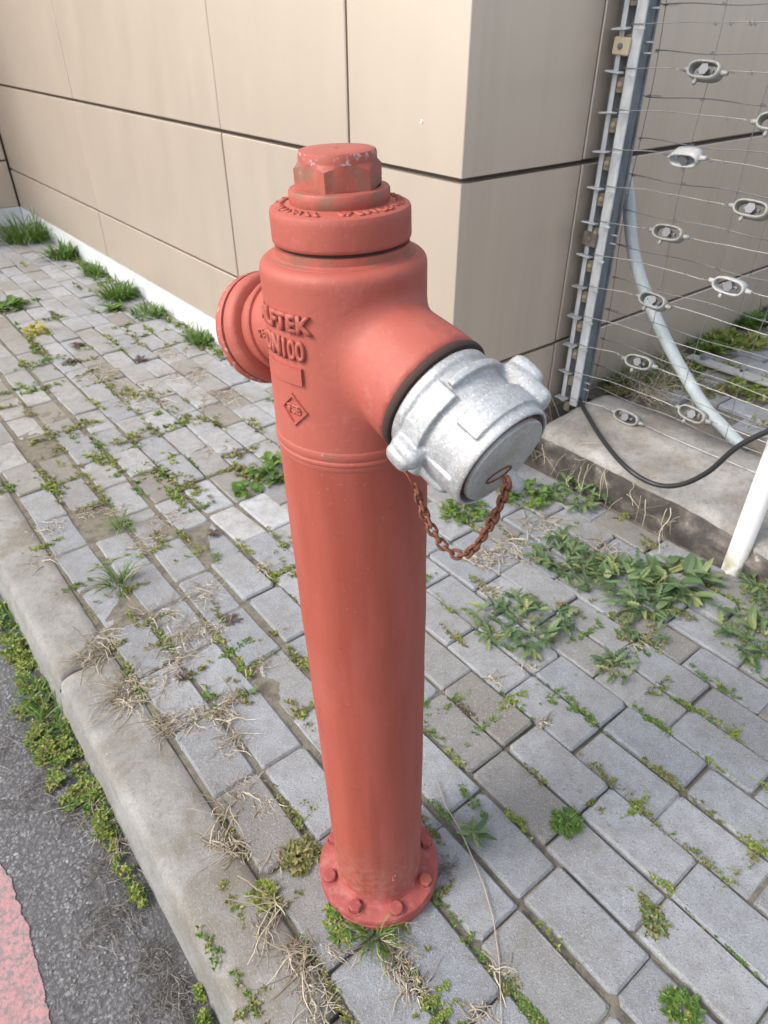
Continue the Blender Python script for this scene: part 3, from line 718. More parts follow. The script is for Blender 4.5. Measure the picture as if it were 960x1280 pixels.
# --- body with its two outlets: smooth union of a cylinder and two sloping necks
def sd_cyl(P, c, d, t0, t1, rfun, rnd):
    q = P - np.array(c); t = q @ np.array(d); rad = np.linalg.norm(q - t[:, None] * np.array(d), axis=1)
    dx = rad - (rfun(t) - rnd); dy = np.maximum(t0 + rnd - t, t - (t1 - rnd))
    return np.minimum(np.maximum(dx, dy), 0) + np.hypot(np.maximum(dx, 0), np.maximum(dy, 0)) - rnd
def smin(a, b, k):
    h = np.clip(.5 + .5 * (b - a) / k, 0, 1); return b * (1 - h) + a * h - k * h * (1 - h)
sst = lambda t, a, b: (lambda x: x * x * (3 - 2 * x))(np.clip((t - a) / (b - a), 0, 1))
def sdf(P):
    body = sd_cyl(P, (0, 0, 0), (0, 0, 1), .92, 1.1245, lambda t: .0832 - .0030 * sst(t, .94, 1.09), .011)
    o1 = sd_cyl(P, C0, D1, 0, .1315, lambda t: .0565 + .0047 * sst(t, .06, .125), .0025)
    o2 = sd_cyl(P, C0, D2, 0, .140, lambda t: .0485 + 0 * t, .002)
    a = smin(body, o1, .013); a = smin(a, o2, .016)
    return a
def voxel(me, size, smooth=0):
    o = bpy.data.objects.new('tmp', me); C.objects.link(o)
    md = o.modifiers.new('r', 'REMESH'); md.mode = 'VOXEL'; md.voxel_size = size
    if smooth: sm = o.modifiers.new('s', 'SMOOTH'); sm.factor = .5; sm.iterations = smooth
    dg = bpy.context.evaluated_depsgraph_get(); r_ = bpy.data.meshes.new_from_object(o.evaluated_get(dg)); bpy.data.objects.remove(o); return r_
def orient(d): return Vector((0, 0, 1)).rotation_difference(d).to_matrix()
b = MB(); b.lathe([(0, .92), (.082, .92), (.082, 1.124), (0, 1.124)], 48)
for d, L_, r_ in ((D1, .131, .058), (D2, .139, .049)):
    t_ = MB(); t_.lathe([(0, 0), (r_, 0), (r_, L_), (0, L_)], 48); m3 = orient(d); b.add([m3 @ Vector(v) + C0 for v in t_.v], t_.f)
me = voxel(b.mesh('b'), .0042)
nV = len(me.vertices); co = np.empty(nV * 3); me.vertices.foreach_get('co', co); co = co.reshape(-1, 3)
def grad(P, e=5e-4):
    g = np.stack([sdf(P + np.eye(3)[i] * e) - sdf(P - np.eye(3)[i] * e) for i in range(3)], 1); return g / np.maximum(np.linalg.norm(g, axis=1, keepdims=True), 1e-6)
for it in range(10): co -= grad(co) * np.clip(sdf(co), -.01, .01)[:, None] * .9
me.vertices.foreach_set('co', co.ravel()); me.update()
link('upper_body', me, M['red'], hyd, True)
def surf(az, z, off):                                   # point on the body: march inwards along the radius
    d = np.array([math.cos(az), math.sin(az), 0.0]); r_ = .16
    for _ in range(40):
        s_ = sdf(np.array([[d[0] * r_, d[1] * r_, z]]))[0]
        if s_ < 2e-4: break
        r_ -= s_ * .8
    r_ += off; return Vector((d[0] * r_, d[1] * r_, z))
def text_mesh(txt, size, bold=.0, space=1.0):
    cu = bpy.data.curves.new('t', 'FONT'); cu.body = txt; cu.size = size; cu.align_x = 'CENTER'; cu.align_y = 'CENTER'; cu.offset = bold; cu.space_character = space; cu.resolution_u = 3
    o = bpy.data.objects.new('t', cu); C.objects.link(o); dg = bpy.context.evaluated_depsgraph_get(); me = bpy.data.meshes.new_from_object(o.evaluated_get(dg)); bpy.data.objects.remove(o)
    bm = bmesh.new(); bm.from_mesh(me); bmesh.ops.remove_doubles(bm, verts=bm.verts[:], dist=size * .002)
    bmesh.ops.dissolve_limit(bm, angle_limit=R(2), verts=bm.verts[:], edges=bm.edges[:])
    bmesh.ops.triangulate(bm, faces=bm.faces[:])
    for _ in range(2):
        es = [e for e in bm.edges if e.calc_length() > size * .35]
        if es: bmesh.ops.subdivide_edges(bm, edges=es, cuts=1); bmesh.ops.triangulate(bm, faces=bm.faces[:])
    return bm
def emboss(bm, fn, h, name, m, parent):                 # raise a flat shape from a surface with soft sides
    fl = bm.faces[:]; ret = bmesh.ops.extrude_face_region(bm, geom=fl); top = [g for g in ret['geom'] if isinstance(g, bmesh.types.BMVert)]
    tops = set(top)
    pos = {}
    for v in bm.verts: pos[v] = fn(v.co.x, v.co.y, h if v in tops else -.0012)
    for v, p in pos.items(): v.co = p
    bmesh.ops.recalc_face_normals(bm, faces=bm.faces[:]); me = bpy.data.meshes.new(name); bm.to_mesh(me); bm.free(); return link(name, me, m, parent)
RB = .081
def on_body(az0, z0, slope=0.0):
    def fn(x, y, h): return surf(az0 + x / RB, z0 + y + slope * x, h)
    return fn
emboss(text_mesh('ALFTEK', .0225, .0009, 1.0), on_body(R(-137.5), 1.078), .0030, 'raised_lettering', M['red'], hyd)
_t = text_mesh('DN100', .0265, .0009, 1.0)
for _v in _t.verts: _v.co.x *= .74
emboss(_t, on_body(R(-137.0), 1.0525), .0028, 'raised_lettering', M['red'], hyd)
SV = D2.cross(Vector((0, 0, 1))).normalized()
if SV.dot(HR @ Vector((0, -1, 0))) < 0: SV = -SV
UV_ = Vector((0, 0, 1)) - D2 * D2.z; UV_.normalize()
def on_neck(x, y, h):
    a_ = R(2) + y / .0485; return C0 + D2 * (.083 - x) + (SV * math.cos(a_) + UV_ * math.sin(a_)) * (.0486 + h)
emboss(text_mesh('TEK', .0125, .0003, 1.0), on_neck, .0016, 'raised_lettering', M['red'], hyd)
def rect_bm(wd_, ht, nx=12, ny=3):
    bm = bmesh.new(); g = [[bm.verts.new((wd_ * (i / nx - .5), ht * (j / ny - .5), 0)) for i in range(nx + 1)] for j in range(ny + 1)]
    for j in range(ny):
        for i in range(nx): bm.faces.new((g[j][i], g[j][i + 1], g[j + 1][i + 1], g[j + 1][i]))
    return bm
autosmooth(emboss(rect_bm(.050, .0165), on_body(R(-137), 1.0285), .0032, 'raised_plate', M['red'], hyd), 40)
def poly_bm(loops):
    bm = bmesh.new()
    for outer, inner in loops:
        n_ = len(outer); a_ = [bm.verts.new((*p, 0)) for p in outer]; b_ = [bm.verts.new((*p, 0)) for p in inner]
        for i in range(n_): bm.faces.new((a_[i], a_[(i + 1) % n_], b_[(i + 1) % n_], b_[i]))
    for _ in range(2): bmesh.ops.subdivide_edges(bm, edges=[e for e in bm.edges if e.calc_length() > .006], cuts=1)
    bmesh.ops.triangulate(bm, faces=bm.faces[:]); return bm
q = .0175
emb = poly_bm([([(q, 0), (0, q), (-q, 0), (0, -q)], [(q * .80, 0), (0, q * .80), (-q * .80, 0), (0, -q * .80)])])
eo = emboss(emb, on_body(R(-130), .9915), .0022, 'diamond_emblem', M['red'], hyd)
emboss(text_mesh('TSE', .0125, .0006, .9), on_body(R(-130), .9915), .0015, 'emblem_letters', M['red'], eo)
def on_barrel(az0, z0):
    def fn(x, y, h): r_ = .0782 + h; a_ = az0 - y / .0782; return Vector((r_ * math.cos(a_), r_ * math.sin(a_), z0 + x))
    return fn
emboss(text_mesh('135', .0115, .0003), on_barrel(R(-67), .105), .0012, 'weld_marks', M['red_chip'], hyd)
# --- bonnet, neck ring, operating nut
hpart('neck_ring', [(.0705, 1.1225), (.0695, 1.1250), (.0655, 1.1258), (.0640, 1.1268), (.0637, 1.1335), (.058, 1.1340)], M['red_rust'])
hpart('neck_gap', [(.0605, 1.1335), (.0605, 1.1390)], M['rust_dark'])
hpart('bonnet', [(.055, 1.1372), (.0640, 1.1372), (.0650, 1.1384), (.0653, 1.141), (.0652, 1.159), (.0650, 1.1632), (.0640, 1.1655), (.0615, 1.1668), (.0465, 1.1685), (.0440, 1.1700)], M['red'], 96)
bon = bpy.data.objects['bonnet']
b = MB(); rr = random.Random(5)
for k in range(46):
    a_ = k / 46 * 2 * math.pi
    if 9 < k % 23 < 12: continue
    r0, r1 = .0515, .0585; t = rr.uniform(-.05, .05); dzz = rr.choice([1, 1, .8])
    pts = [Vector((math.cos(a_ + t) * r0, math.sin(a_ + t) * r0, 1.1682)), Vector((math.cos(a_ - t) * r1, math.sin(a_ - t) * r1, 1.1672))]
    b.tube(pts, .0016 * dzz, 5)
    if k % 3: 
        rm = rr.choice([r0, r1, (r0 + r1) / 2]); b.tube([Vector((math.cos(a_ + s_) * rm, math.sin(a_ + s_) * rm, 1.1678)) for s_ in (0, .045, .085)], .0014, 5)
b.build('raised_marks', M['red'], bon, True)
hpart('nut_collar', [(.0445, 1.1675), (.0462, 1.1700), (.0462, 1.1790), (.0450, 1.1808), (.0380, 1.1815)], M['red_rust'])
bm = bmesh.new(); hexv = []
b = MB(); n6 = 48
def hexr(a_, R_): 
    a6 = ((a_ + R(14) + R(30)) % R(60)) - R(30); return R_ * math.cos(R(30)) / math.cos(a6)
lv = [(1.1805, 0, 1), (1.1985, 0, 1), (1.2030, 1, 1)]
vs = []; fs = []
for z, ch, _ in lv:
    for k in range(n6):
        a_ = 2 * math.pi * k / n6 - R(14) ; r_ = hexr(a_, .0402)
        if ch: r_ = min(r_, .0352)
        zt = z if ch else z
        if z == 1.1985: zt = 1.2010 - max(0, (r_ - .0352)) * .62
        vs.append((r_ * math.cos(a_), r_ * math.sin(a_), zt))
for i in range(2):
    for k in range(n6): fs.append((i * n6 + k, i * n6 + (k + 1) % n6, (i + 1) * n6 + (k + 1) % n6, (i + 1) * n6 + k))
b.add(vs, fs); nut = autosmooth(b.build('operating_nut', M['nut'], hyd), 30)
hpart('nut_crown', [(.0352, 1.2022), (.0350, 1.2085), (.0340, 1.2108)], M['red_worn'], 64, nut)
hpart('nut_top', [(.0341, 1.2107), (.0325, 1.2114), (.016, 1.2118), (.0022, 1.2117), (.0018, 1.2095), (0, 1.209)], M['red'], 64, nut)
# --- front coupling: gasket and cast cap
E1 = D1.cross(Vector((0, 0, 1))).normalized(); E2 = E1.cross(D1); 
if E2.z < 0: E2 = -E2
FM = Matrix(((E1.x, E2.x, D1.x, C0.x), (E1.y, E2.y, D1.y, C0.y), (E1.z, E2.z, D1.z, C0.z), (0, 0, 0, 1)))
if FM.to_3x3().determinant() < 0: pass
def fpart(b, name, m, parent=hyd, ang=35, local=False):
    if not local: b.v = [tuple(FM @ Vector(v)) for v in b.v]
    o = b.build(name, m, parent); bm = bmesh.new(); bm.from_mesh(o.data); bmesh.ops.recalc_face_normals(bm, faces=bm.faces[:]); bm.to_mesh(o.data); bm.free(); return autosmooth(o, ang)
b = MB(); b.lathe([(.050, .1300), (.0612, .1300), (.0618, .1315), (.0618, .1345), (.0605, .1365), (.050, .137)], 64); fpart(b, 'outlet_gasket', M['rust_dark'])
def band(b, p0, p1, t0, t1, ri, ro, slope=0.0):         # a raised rib round part of the cap
    n = max(6, int(abs(p1 - p0) / 6)); vs = []; fs = []
    for i in range(n + 1):
        f = i / n; a_ = R(p0 + (p1 - p0) * f); s_ = slope * f; r_ = ro
        for rr_, tt in ((ri, t0 + s_), (r_, t0 + s_), (r_, t1 + s_), (ri, t1 + s_)): vs.append((rr_ * math.cos(a_), rr_ * math.sin(a_), tt))
    for i in range(n):
        for j in range(4): fs.append((i * 4 + j, i * 4 + (j + 1) % 4, (i + 1) * 4 + (j + 1) % 4, (i + 1) * 4 + j))
    fs += [(3, 2, 1, 0), tuple(n * 4 + j for j in range(4))]; b.add(vs, fs)
def blob(b, a, r_, t, sx, sy, sz, rot=0.0):             # rounded lug: sx tangential, sy radial, sz along the axis
    bm = bmesh.new(); bmesh.ops.create_cube(bm, size=2); bmesh.ops.subdivide_edges(bm, edges=bm.edges[:], cuts=4, use_grid_fill=True)
    a_ = R(a); er = Vector((math.cos(a_), math.sin(a_), 0)); et = Vector((-math.sin(a_), math.cos(a_), 0)); ez = Vector((0, 0, 1))
    et, ez = et * math.cos(rot) + ez * math.sin(rot), ez * math.cos(rot) - et * math.sin(rot)
    bm.verts.index_update()
    vs = []
    for v in bm.verts:
        p = v.co; l4 = (abs(p.x) ** 3.2 + abs(p.y) ** 3.2 + abs(p.z) ** 3.2) ** (1 / 3.2); p = p / l4
        vs.append(er * (r_ + p.y * sy) + et * p.x * sx + ez * p.z * sz + Vector((0, 0, t)))
    b.add(vs, [[v.index for v in f.verts] for f in bm.faces]); bm.free()
b = MB(); b.lathe([(0, .1365), (.0555, .1365), (.0578, .139), (.0578, .146), (.0560, .1485), (.0550, .150), (.0548, .166), (.0535, .170), (.0530, .186), (.0522, .190), (.0515, .206), (.0530, .2115), (.0540, .214), (.0540, .221), (.0528, .2238), (.0508, .2238), (.0502, .213), (0, .213)], 72)
band(b, -16, 57, .1500, .1725, .048, .0600, .002); band(b, 60, 152, .1585, .1665, .048, .0618, -.001); band(b, 150, 262, .158, .170, .048, .0590)
band(b, 41, 152, .1890, .2135, .048, .0572, -.002); band(b, -70, -8, .1780, .2120, .045, .0545)
blob(b, -13, .0585, .1640, .0130, .0125, .0170, .15); blob(b, -17, .0665, .1620, .0100, .0090, .0140, .15)
blob(b, 141, .0585, .1880, .0135, .0135, .0275, -.12); blob(b, 142, .0690, .1790, .0120, .0120, .0180, -.12); blob(b, 141, .0620, .1990, .0105, .0100, .0160, -.12)
blob(b, -54, .0575, .1600, .0120, .0095, .0125); blob(b, -58, .0545, .1820, .012, .008, .020)
blob(b, 215, .0565, .1720, .011, .012, .016)
b.v = [tuple(v) for v in b.v]
me = voxel(b.mesh('cap'), .0012, 2); me.transform(FM); 
cap = link('coupling_cap', me, M['cast'], hyd, True)
bm = bmesh.new(); bm.from_mesh(me); bmesh.ops.recalc_face_normals(bm, faces=bm.faces[:]); bm.to_mesh(me); bm.free()
for p in me.polygons: p.use_smooth = True
b = MB(); b.lathe([(.0500, .2140), (.0476, .2165), (.0462, .2200), (.0456, .2220)], 64); fpart(b, 'rust_ring', M['rust'], cap)
b = MB(); b.lathe([(.0448, .2175), (.0454, .2240), (.0446, .2258), (.0432, .2264), (.02, .2267), (0, .2267)], 72); fpart(b, 'cap_disc', M['disc'], cap)
b = MB(); pts = []
for k in range(33):
    a_ = 2 * math.pi * k / 32; x = math.cos(a_); y = math.sin(a_); pts.append((x * .0165 + .002, y * .0065 - .0145, .2268))
b.tube(pts, .0011, 6, False); fpart(b, 'slot_rim', M['rust'], cap)
b = MB(); b.tube([(-.014, -.024, .226), (-.016, -.027, .238), (-.0168, -.0280, .2435), (-.0170, -.0282, .2455)], [.0072, .0074, .0068, .0045], 16); fpart(b, 'chain_knob', M['cast'], cap)
# --- chain
chain = bpy.data.objects.new('chain', None); C.objects.link(chain); chain.parent = hyd; chain.empty_display_size = .05
def W2H(p): return HI @ p
cp = [(521, 612, .590), (527, 634, .585), (540, 662, .575), (556, 684, .565), (575, 694, .555), (592, 686, .545), (605, 668, .535), (618, 646, .522), (628, 624, .510), (634, 604, .500), (632, 594, .4985)]
cw = [W2H(onY(*c_)) for c_ in cp]; dense = []
for i in range(len(cw) - 1):
    for t in np.linspace(0, 1, 12)[:-1]:
        p0, p1, p2, p3 = cw[max(i - 1, 0)], cw[i], cw[i + 1], cw[min(i + 2, len(cw) - 1)]
        dense.append(.5 * ((2 * p1) + (p2 - p0) * t + (2 * p0 - 5 * p1 + 4 * p2 - p3) * t * t + (3 * p1 - p0 - 3 * p2 + p3) * t ** 3))
dense.append(cw[-1])
b = MB(); pts = []; hl, hw = .0062, .0042
for k in range(17):
    a_ = 2 * math.pi * k / 16; x = math.cos(a_); y = math.sin(a_); pts.append((math.copysign(hl - hw, x) * (1 if abs(x) > 1e-6 else 0) + x * hw, y * hw, 0))
b.tube(pts, .00175, 6, False); LM = b.mesh('chain_link'); LM.materials.append(M['rust'])
for p in LM.polygons: p.use_smooth = True
acc = 0; last = dense[0]; pitch = .0092; k = 0; due = 0
for i in range(1, len(dense)):
    seg = (dense[i] - dense[i - 1]).length
    while due <= acc + seg:
        p = dense[i - 1].lerp(dense[i], (due - acc) / max(seg, 1e-9)); t = (dense[min(i + 1, len(dense) - 1)] - dense[max(i - 2, 0)]).normalized()
        o = bpy.data.objects.new('chain_link', LM); C.objects.link(o); o.parent = chain
        side = t.cross(Vector((.3, 1, .2))).normalized(); nrm = t.cross(side)
        m3 = Matrix((t, side, nrm)).transposed(); o.matrix_local = Matrix.Translation(p) @ m3.to_4x4() @ Matrix.Rotation(R((k % 2) * 90 + random.uniform(-22, 22) + 30), 4, 'X') @ Matrix.Rotation(R(random.uniform(-8, 8)), 4, 'Z')
        k += 1; due += pitch
    acc += seg
# thin red wire round the outlet
ww = [W2H(onY(*c_)) for c_ in ((494, 552, .60), (492, 563, .592), (494, 575, .588), (500, 584, .585), (508, 592, .584), (513, 600, .583), (518, 610, .588))]
b = MB(); b.tube(ww, .0010, 6); b.build('chain_wire', m_red('wire_red'), hyd, True)
# --- rear outlet with its red cap
BM_ = Matrix.Translation(C0) @ orient(D2).to_4x4()
def rpart(b, name, m, parent=hyd): b.v = [tuple(BM_ @ Vector(v)) for v in b.v]; return autosmooth(b.build(name, m, parent), 35)
b = MB(); b.lathe([(.046, .1290), (.0560, .1290), (.0590, .1310), (.0612, .1345), (.0620, .1395), (.0622, .1440), (.0608, .1462)], 72); rc = rpart(b, 'rear_cap', M['red'])
b = MB(); b.lathe([(.047, .1060), (.0515, .1068), (.0530, .1085), (.0530, .1135), (.0518, .1155), (.047, .1165)], 72); rpart(b, 'neck_collar', M['red'])
b = MB(); b.lathe([(.0605, .1455), (.0605, .1500)], 72); rpart(b, 'cap_joint', M['rust_dark'], rc)
b = MB(); b.lathe([(.0596, .1488), (.0628, .1490), (.0638, .1515), (.0638, .1600), (.0622, .1630), (.05, .168), (.02, .170), (0, .170)], 72); rpart(b, 'cap_rim', M['rim_chip'], rc)
# ================================================================== PLANTS
def rv(a, b): return random.uniform(a, b)
def blade(b, p, az, el, L, wd_, bend=.9, n=5, mi=0):
    pts = []; q = Vector(p); e = el
    for i in range(n + 1):
        pts.append(q.copy()); q = q + Vector((math.cos(az) * math.cos(e), math.sin(az) * math.cos(e), math.sin(e))) * (L / n); e -= bend * 2 / n * rv(.6, 1.2); az += rv(-.15, .15)
        if q.z < p[2] + .001: q.z = p[2] + .001 + rv(0, .002)
    side = Vector((-math.sin(az), math.cos(az), rv(-.3, .3))).normalized()
    b.strip(pts, [wd_ * (1 - (i / n) ** 2 * .92) for i in range(n + 1)], side, 0, mi)
def leaf(b, p, az, el, L, wd_, bend=.5, lobes=0, n=11, mi=0, fold=.25):
    pts = []; ws = []; q = Vector(p); e = el; z0 = p[2]
    for i in range(n + 1):
        t = i / n; pts.append(q.copy()); s = math.sin(math.pi * min(1, (.08 + t * .92)) ** .8) ** .7 if t < 1 else .02
        if lobes: s *= (1.0 if i % 2 else .34) * (.5 + .65 * t)
        ws.append(wd_ * max(s, .06) * .5)
        q = q + Vector((math.cos(az) * math.cos(e), math.sin(az) * math.cos(e), math.sin(e))) * (L / n); e -= bend * 2 / n; az += rv(-.08, .08)
        if q.z < z0 + .002: q.z = z0 + .002
    b.strip(pts, ws, Vector((-math.sin(az), math.cos(az), rv(-.25, .25))).normalized(), fold, mi)
def straw(b, p, az, el, L, r_=.0007, n=6, wob=.5, mi=0, floor=0.0):
    q = Vector(p); pts = []; e = el
    for i in range(n + 1):
        pts.append(q.copy()); q = q + Vector((math.cos(az) * math.cos(e), math.sin(az) * math.cos(e), math.sin(e))) * (L / n); az += rv(-wob, wob); e += rv(-wob, wob) * .6 - .12
        if q.z < floor + .001: q.z = floor + .001 + rv(0, .002); e = abs(e) * .3
    b.tube(pts, [r_ * (1 - .5 * i / n) for i in range(n + 1)], 3, False, mi)
def tiny(b, p, s, mi=0, n=5):                              # sprig of small rounded leaves
    a0 = rv(0, 6.28)
    for k in range(n): leaf(b, p, a0 + k * 6.28 / n + rv(-.4, .4), rv(.15, 1.2), s * rv(.6, 1.2), s * rv(.35, .55), rv(.2, .7), 0, 3, mi, .2)
def plant(name, px, py, label, cat, fn, m, group=None, z=0.0):
    g = G(px, py, z); b = MB(); fn(b); o = b.build(name, m); o.location = g; return tag(o, label, cat, group)
def grass_clump(r_, h, n, wd_=.0022, straw_n=0, lean=None):
    def fn(b):
        for i in range(n):
            a = rv(0, 6.28); q = r_ * math.sqrt(random.random()); p = (q * math.cos(a), q * math.sin(a), 0)
            blade(b, p, a + rv(-.9, .9), rv(.6, 1.5), h * rv(.5, 1.15), wd_ * rv(.6, 1.2), rv(.3, 1.1), 5, 0)
        for i in range(straw_n):
            a = rv(0, 6.28); q = r_ * math.sqrt(random.random()); straw(b, (q * math.cos(a), q * math.sin(a), .002), a, rv(.1, 1.0), h * rv(.5, 1.2), .0008, 6, .45, 1)
    return fn
def rosette(L, n, wd_, lobes=1, low=.05, high=.6):
    def fn(b):
        for i in range(n): leaf(b, (rv(-.003, .003), rv(-.003, .003), .002), i * 2.4 + rv(-.3, .3), rv(low, high), L * rv(.55, 1.1), wd_ * rv(.7, 1.2), rv(.2, .6), lobes, 9)
    return fn
def bushy(r_, h, n, L, wd_, lobes=1, sprig=0):
    def fn(b):
        for i in range(n):                                   # leafy shoots lying outwards
            a = rv(0, 6.28); q = r_ * math.sqrt(random.random()); c_ = Vector((q * math.cos(a) * rv(.8, 1.2), q * math.sin(a), rv(0, h) * (1 - .6 * q / r_)))
            for k in range(random.choice([2, 3, 4])): leaf(b, c_, a + rv(-1.8, 1.8), rv(-.1, .9), L * rv(.5, 1.2), wd_ * rv(.6, 1.2), rv(.1, .7), lobes if random.random() < .85 else 0, 11 if lobes else 6, 0)
            if random.random() < .4: straw(b, (c_.x * .4, c_.y * .4, .002), a, .3, q * .9 + .01, .0011, 4, .2, 0)
        for i in range(sprig):
            a = rv(0, 6.28); q = r_ * rv(.3, 1.25); tiny(b, (q * math.cos(a), q * math.sin(a), .003), .010, 1)
    return fn
WG = 'weeds growing from the paving joints'
WL = [M['weed'], M['olive']]
plant('leafy_weed', 655, 782, 'low sprawling lobed weed between the hydrant and the big weed patch', 'weed', bushy(.105, .035, 52, .046, .019, 1, 24), WL, WG)
plant('leafy_weed', 705, 700, 'grey green leafy weed behind the hydrant chain at the upper end of the patch', 'weed', bushy(.085, .05, 56, .046, .018, 1, 20), WL, WG)
plant('leafy_weed', 780, 738, 'largest leafy green weed of the patch, in the middle of the right paving', 'weed', bushy(.12, .055, 80, .054, .021, 1, 50), WL, WG)
plant('leafy_weed', 848, 728, 'broad leaved weed right beside the foot of the white pole', 'weed', bushy(.080, .05, 26, .070, .026, 0, 14), WL, WG)
plant('leafy_weed', 770, 836, 'small spiky weed in a joint just below the big weed patch', 'weed', bushy(.035, .015, 9, .048, .016, 1, 8), WL, WG)
plant('leafy_weed', 800, 790, 'yellowing weed at the lower edge of the big weed patch', 'weed', bushy(.055, .02, 12, .035, .012, 1, 40), WL, WG)
plant('leafy_weed', 945, 800, 'sprawling weed at the right edge below the white pole', 'weed', bushy(.085, .03, 26, .06, .022, 1, 50), [M['weed'], M['lime']], WG)
plant('leafy_weed', 955, 745, 'bushy yellow green weed against the beam right of the white pole', 'weed', bushy(.055, .10, 30, .045, .012, 1, 40), [M['weed'], M['lime']], WG)
plant('leafy_weed', 722, 622, 'leafy green weed at the foot of the concrete beam behind the silver cap', 'weed', bushy(.075, .05, 34, .055, .021, 1, 24), WL, WG)
plant('green_clump', 655, 622, 'bright green clump just behind the silver coupling cap', 'weed', bushy(.075, .045, 44, .032, .014, 0, 70), [M['grass'], M['lime']], WG)
plant('green_clump', 580, 640, 'yellowish green clump seen under the silver coupling cap', 'weed', bushy(.07, .03, 34, .03, .013, 0, 60), [M['grass'], M['lime']], WG)
plant('rosette_weed', 592, 1042, 'dark green rosette with long leaves right of the hydrant base', 'weed', rosette(.044, 13, .013, 0, .1, .8), M['weed'], WG)
plant('round_tuft', 708, 1030, 'round bright green tuft in the middle of the lower right paving', 'weed', bushy(.024, .014, 46, .016, .0045, 1, 30), [M['grass'], M['grass']], WG)
plant('round_tuft', 852, 1262, 'round green tuft at the bottom edge of the picture', 'weed', bushy(.024, .014, 46, .016, .006, 0, 40), [M['grass'], M['lime']], WG)
plant('green_clump', 345, 588, 'broad leaved green weed half hidden behind the hydrant barrel', 'weed', bushy(.075, .05, 30, .042, .024, 0, 20), [M['grass'], M['lime']], WG)
plant('green_clump', 312, 612, 'two leaved green weed at the left of the hydrant barrel', 'weed', bushy(.04, .02, 8, .045, .028, 0, 12), [M['grass'], M['olive']], WG)
plant('purple_rosette', 266, 668, 'dark purple leaved weed on the pale paver left of the barrel', 'weed', rosette(.036, 17, .013, 1, .1, .8), M['purple'], WG)
plant('purple_rosette', 228, 848, 'purple leaved weed inside the dry grass by the kerb', 'weed', rosette(.024, 14, .010, 1, .1, .8), M['purple'], WG)
plant('purple_rosette', 290, 776, 'low reddish green weed beside the barrel at mid height', 'weed', rosette(.034, 14, .009, 1, .05, .4), [M['purple']], WG)
plant('purple_rosette', 176, 452, 'reddish purple weed in the far paving left of the rear outlet', 'weed', rosette(.045, 18, .02, 1, .2, 1.0), M['purple'], WG)
plant('purple_rosette', 98, 432, 'flat dark weed in the far paving beside the yellow flowers', 'weed', rosette(.055, 12, .02, 0, .05, .4), M['purple'], WG)
plant('purple_rosette', 88, 453, 'flat dark weed just below the other dark weed in the far paving', 'weed', rosette(.05, 10, .018, 0, .05, .4), M['purple'], WG)
plant('flowering_weed', 47, 415, 'yellow flowering weed alone in the far left paving', 'weed', bushy(.05, .05, 26, .03, .014, 0, 20), [M['yellow'], M['yellow']], WG)
TG = 'grass clumps along the foot of the wall'
for px, py, r_, h, n, lab in ((36, 300, .19, .30, 330, 'tallest grass clump in the far left corner by the wall'), (80, 322, .10, .22, 170, 'second grass clump from the far corner along the wall'), (122, 344, .09, .13, 120, 'low ragged grass clump in the middle of the row along the wall'), (150, 372, .10, .18, 200, 'upright bright grass clump along the wall foot with broad leaves in front'), (188, 393, .12, .09, 150, 'low dark grass clump near the joint of the white strip'), (252, 428, .08, .12, 110, 'grass clump at the wall foot just left of the rear outlet')):
    plant('grass_clump', px, py, lab, 'grass', grass_clump(r_ * .8, h * .72, int(n * .9), .0055, 14), [M['grass'], M['straw']], TG)
plant('broad_weed', 143, 388, 'pale broad leaved weed in front of the upright grass clump', 'weed', rosette(.085, 22, .03, 0, .2, 1.0), M['grass'], WG)
plant('broad_weed', 8, 385, 'dark green weed at the left picture edge in the far paving', 'weed', bushy(.09, .03, 44, .06, .03, 0, 16), [M['grass'], M['lime']], WG)
plant('grass_tuft', 150, 728, 'green grass tuft near the kerb among dry grass', 'grass', grass_clump(.03, .085, 46, .0022, 26), [M['grass'], M['straw']], WG)
plant('grass_tuft', 150, 658, 'small green tuft in the left paving above the dry grass', 'grass', grass_clump(.02, .06, 22, .003, 4), [M['grass'], M['straw']], WG)
plant('grass_tuft', 470, 1172, 'bright grass tuft directly below the hydrant flange', 'grass', grass_clump(.024, .055, 70, .0016, 30), [M['grass'], M['straw']], WG)
plant('moss_clump', 432, 1150, 'yellow green mossy clump under the left front of the flange', 'moss', bushy(.034, .016, 30, .017, .006, 0, 70), [M['grass'], M['lime']], WG)
plant('moss_clump', 372, 1072, 'yellowish mossy clump left of the hydrant flange', 'moss', bushy(.030, .018, 16, .017, .006, 0, 60), [M['olive'], M['olive']], WG)
plant('moss_clump', 328, 1122, 'yellow moss clump on the kerb edge left of the hydrant base', 'moss', bushy(.022, .016, 12, .014, .005, 0, 50), [M['olive'], M['lime']], WG)
plant('grass_tuft', 312, 868, 'thin star shaped green tuft in a joint left of the barrel', 'grass', grass_clump(.008, .034, 18, .0018, 2), [M['grass'], M['straw']], WG)
plant('moss_clump', 815, 1155, 'dark moss clump where two joints meet in the lower right paving', 'moss', bushy(.020, .012, 16, .014, .005, 0, 45), [M['weed'], M['olive']], WG)
plant('moss_clump', 560, 1085, 'short dry root tangle at the right of the flange', 'weed', lambda b: [straw(b, (rv(-.01, .01), rv(-.01, .01), .002), rv(0, 6.28), rv(0, .7), rv(.02, .05), .0007, 6, .6) for _ in range(26)], M['straw_dark'], WG)
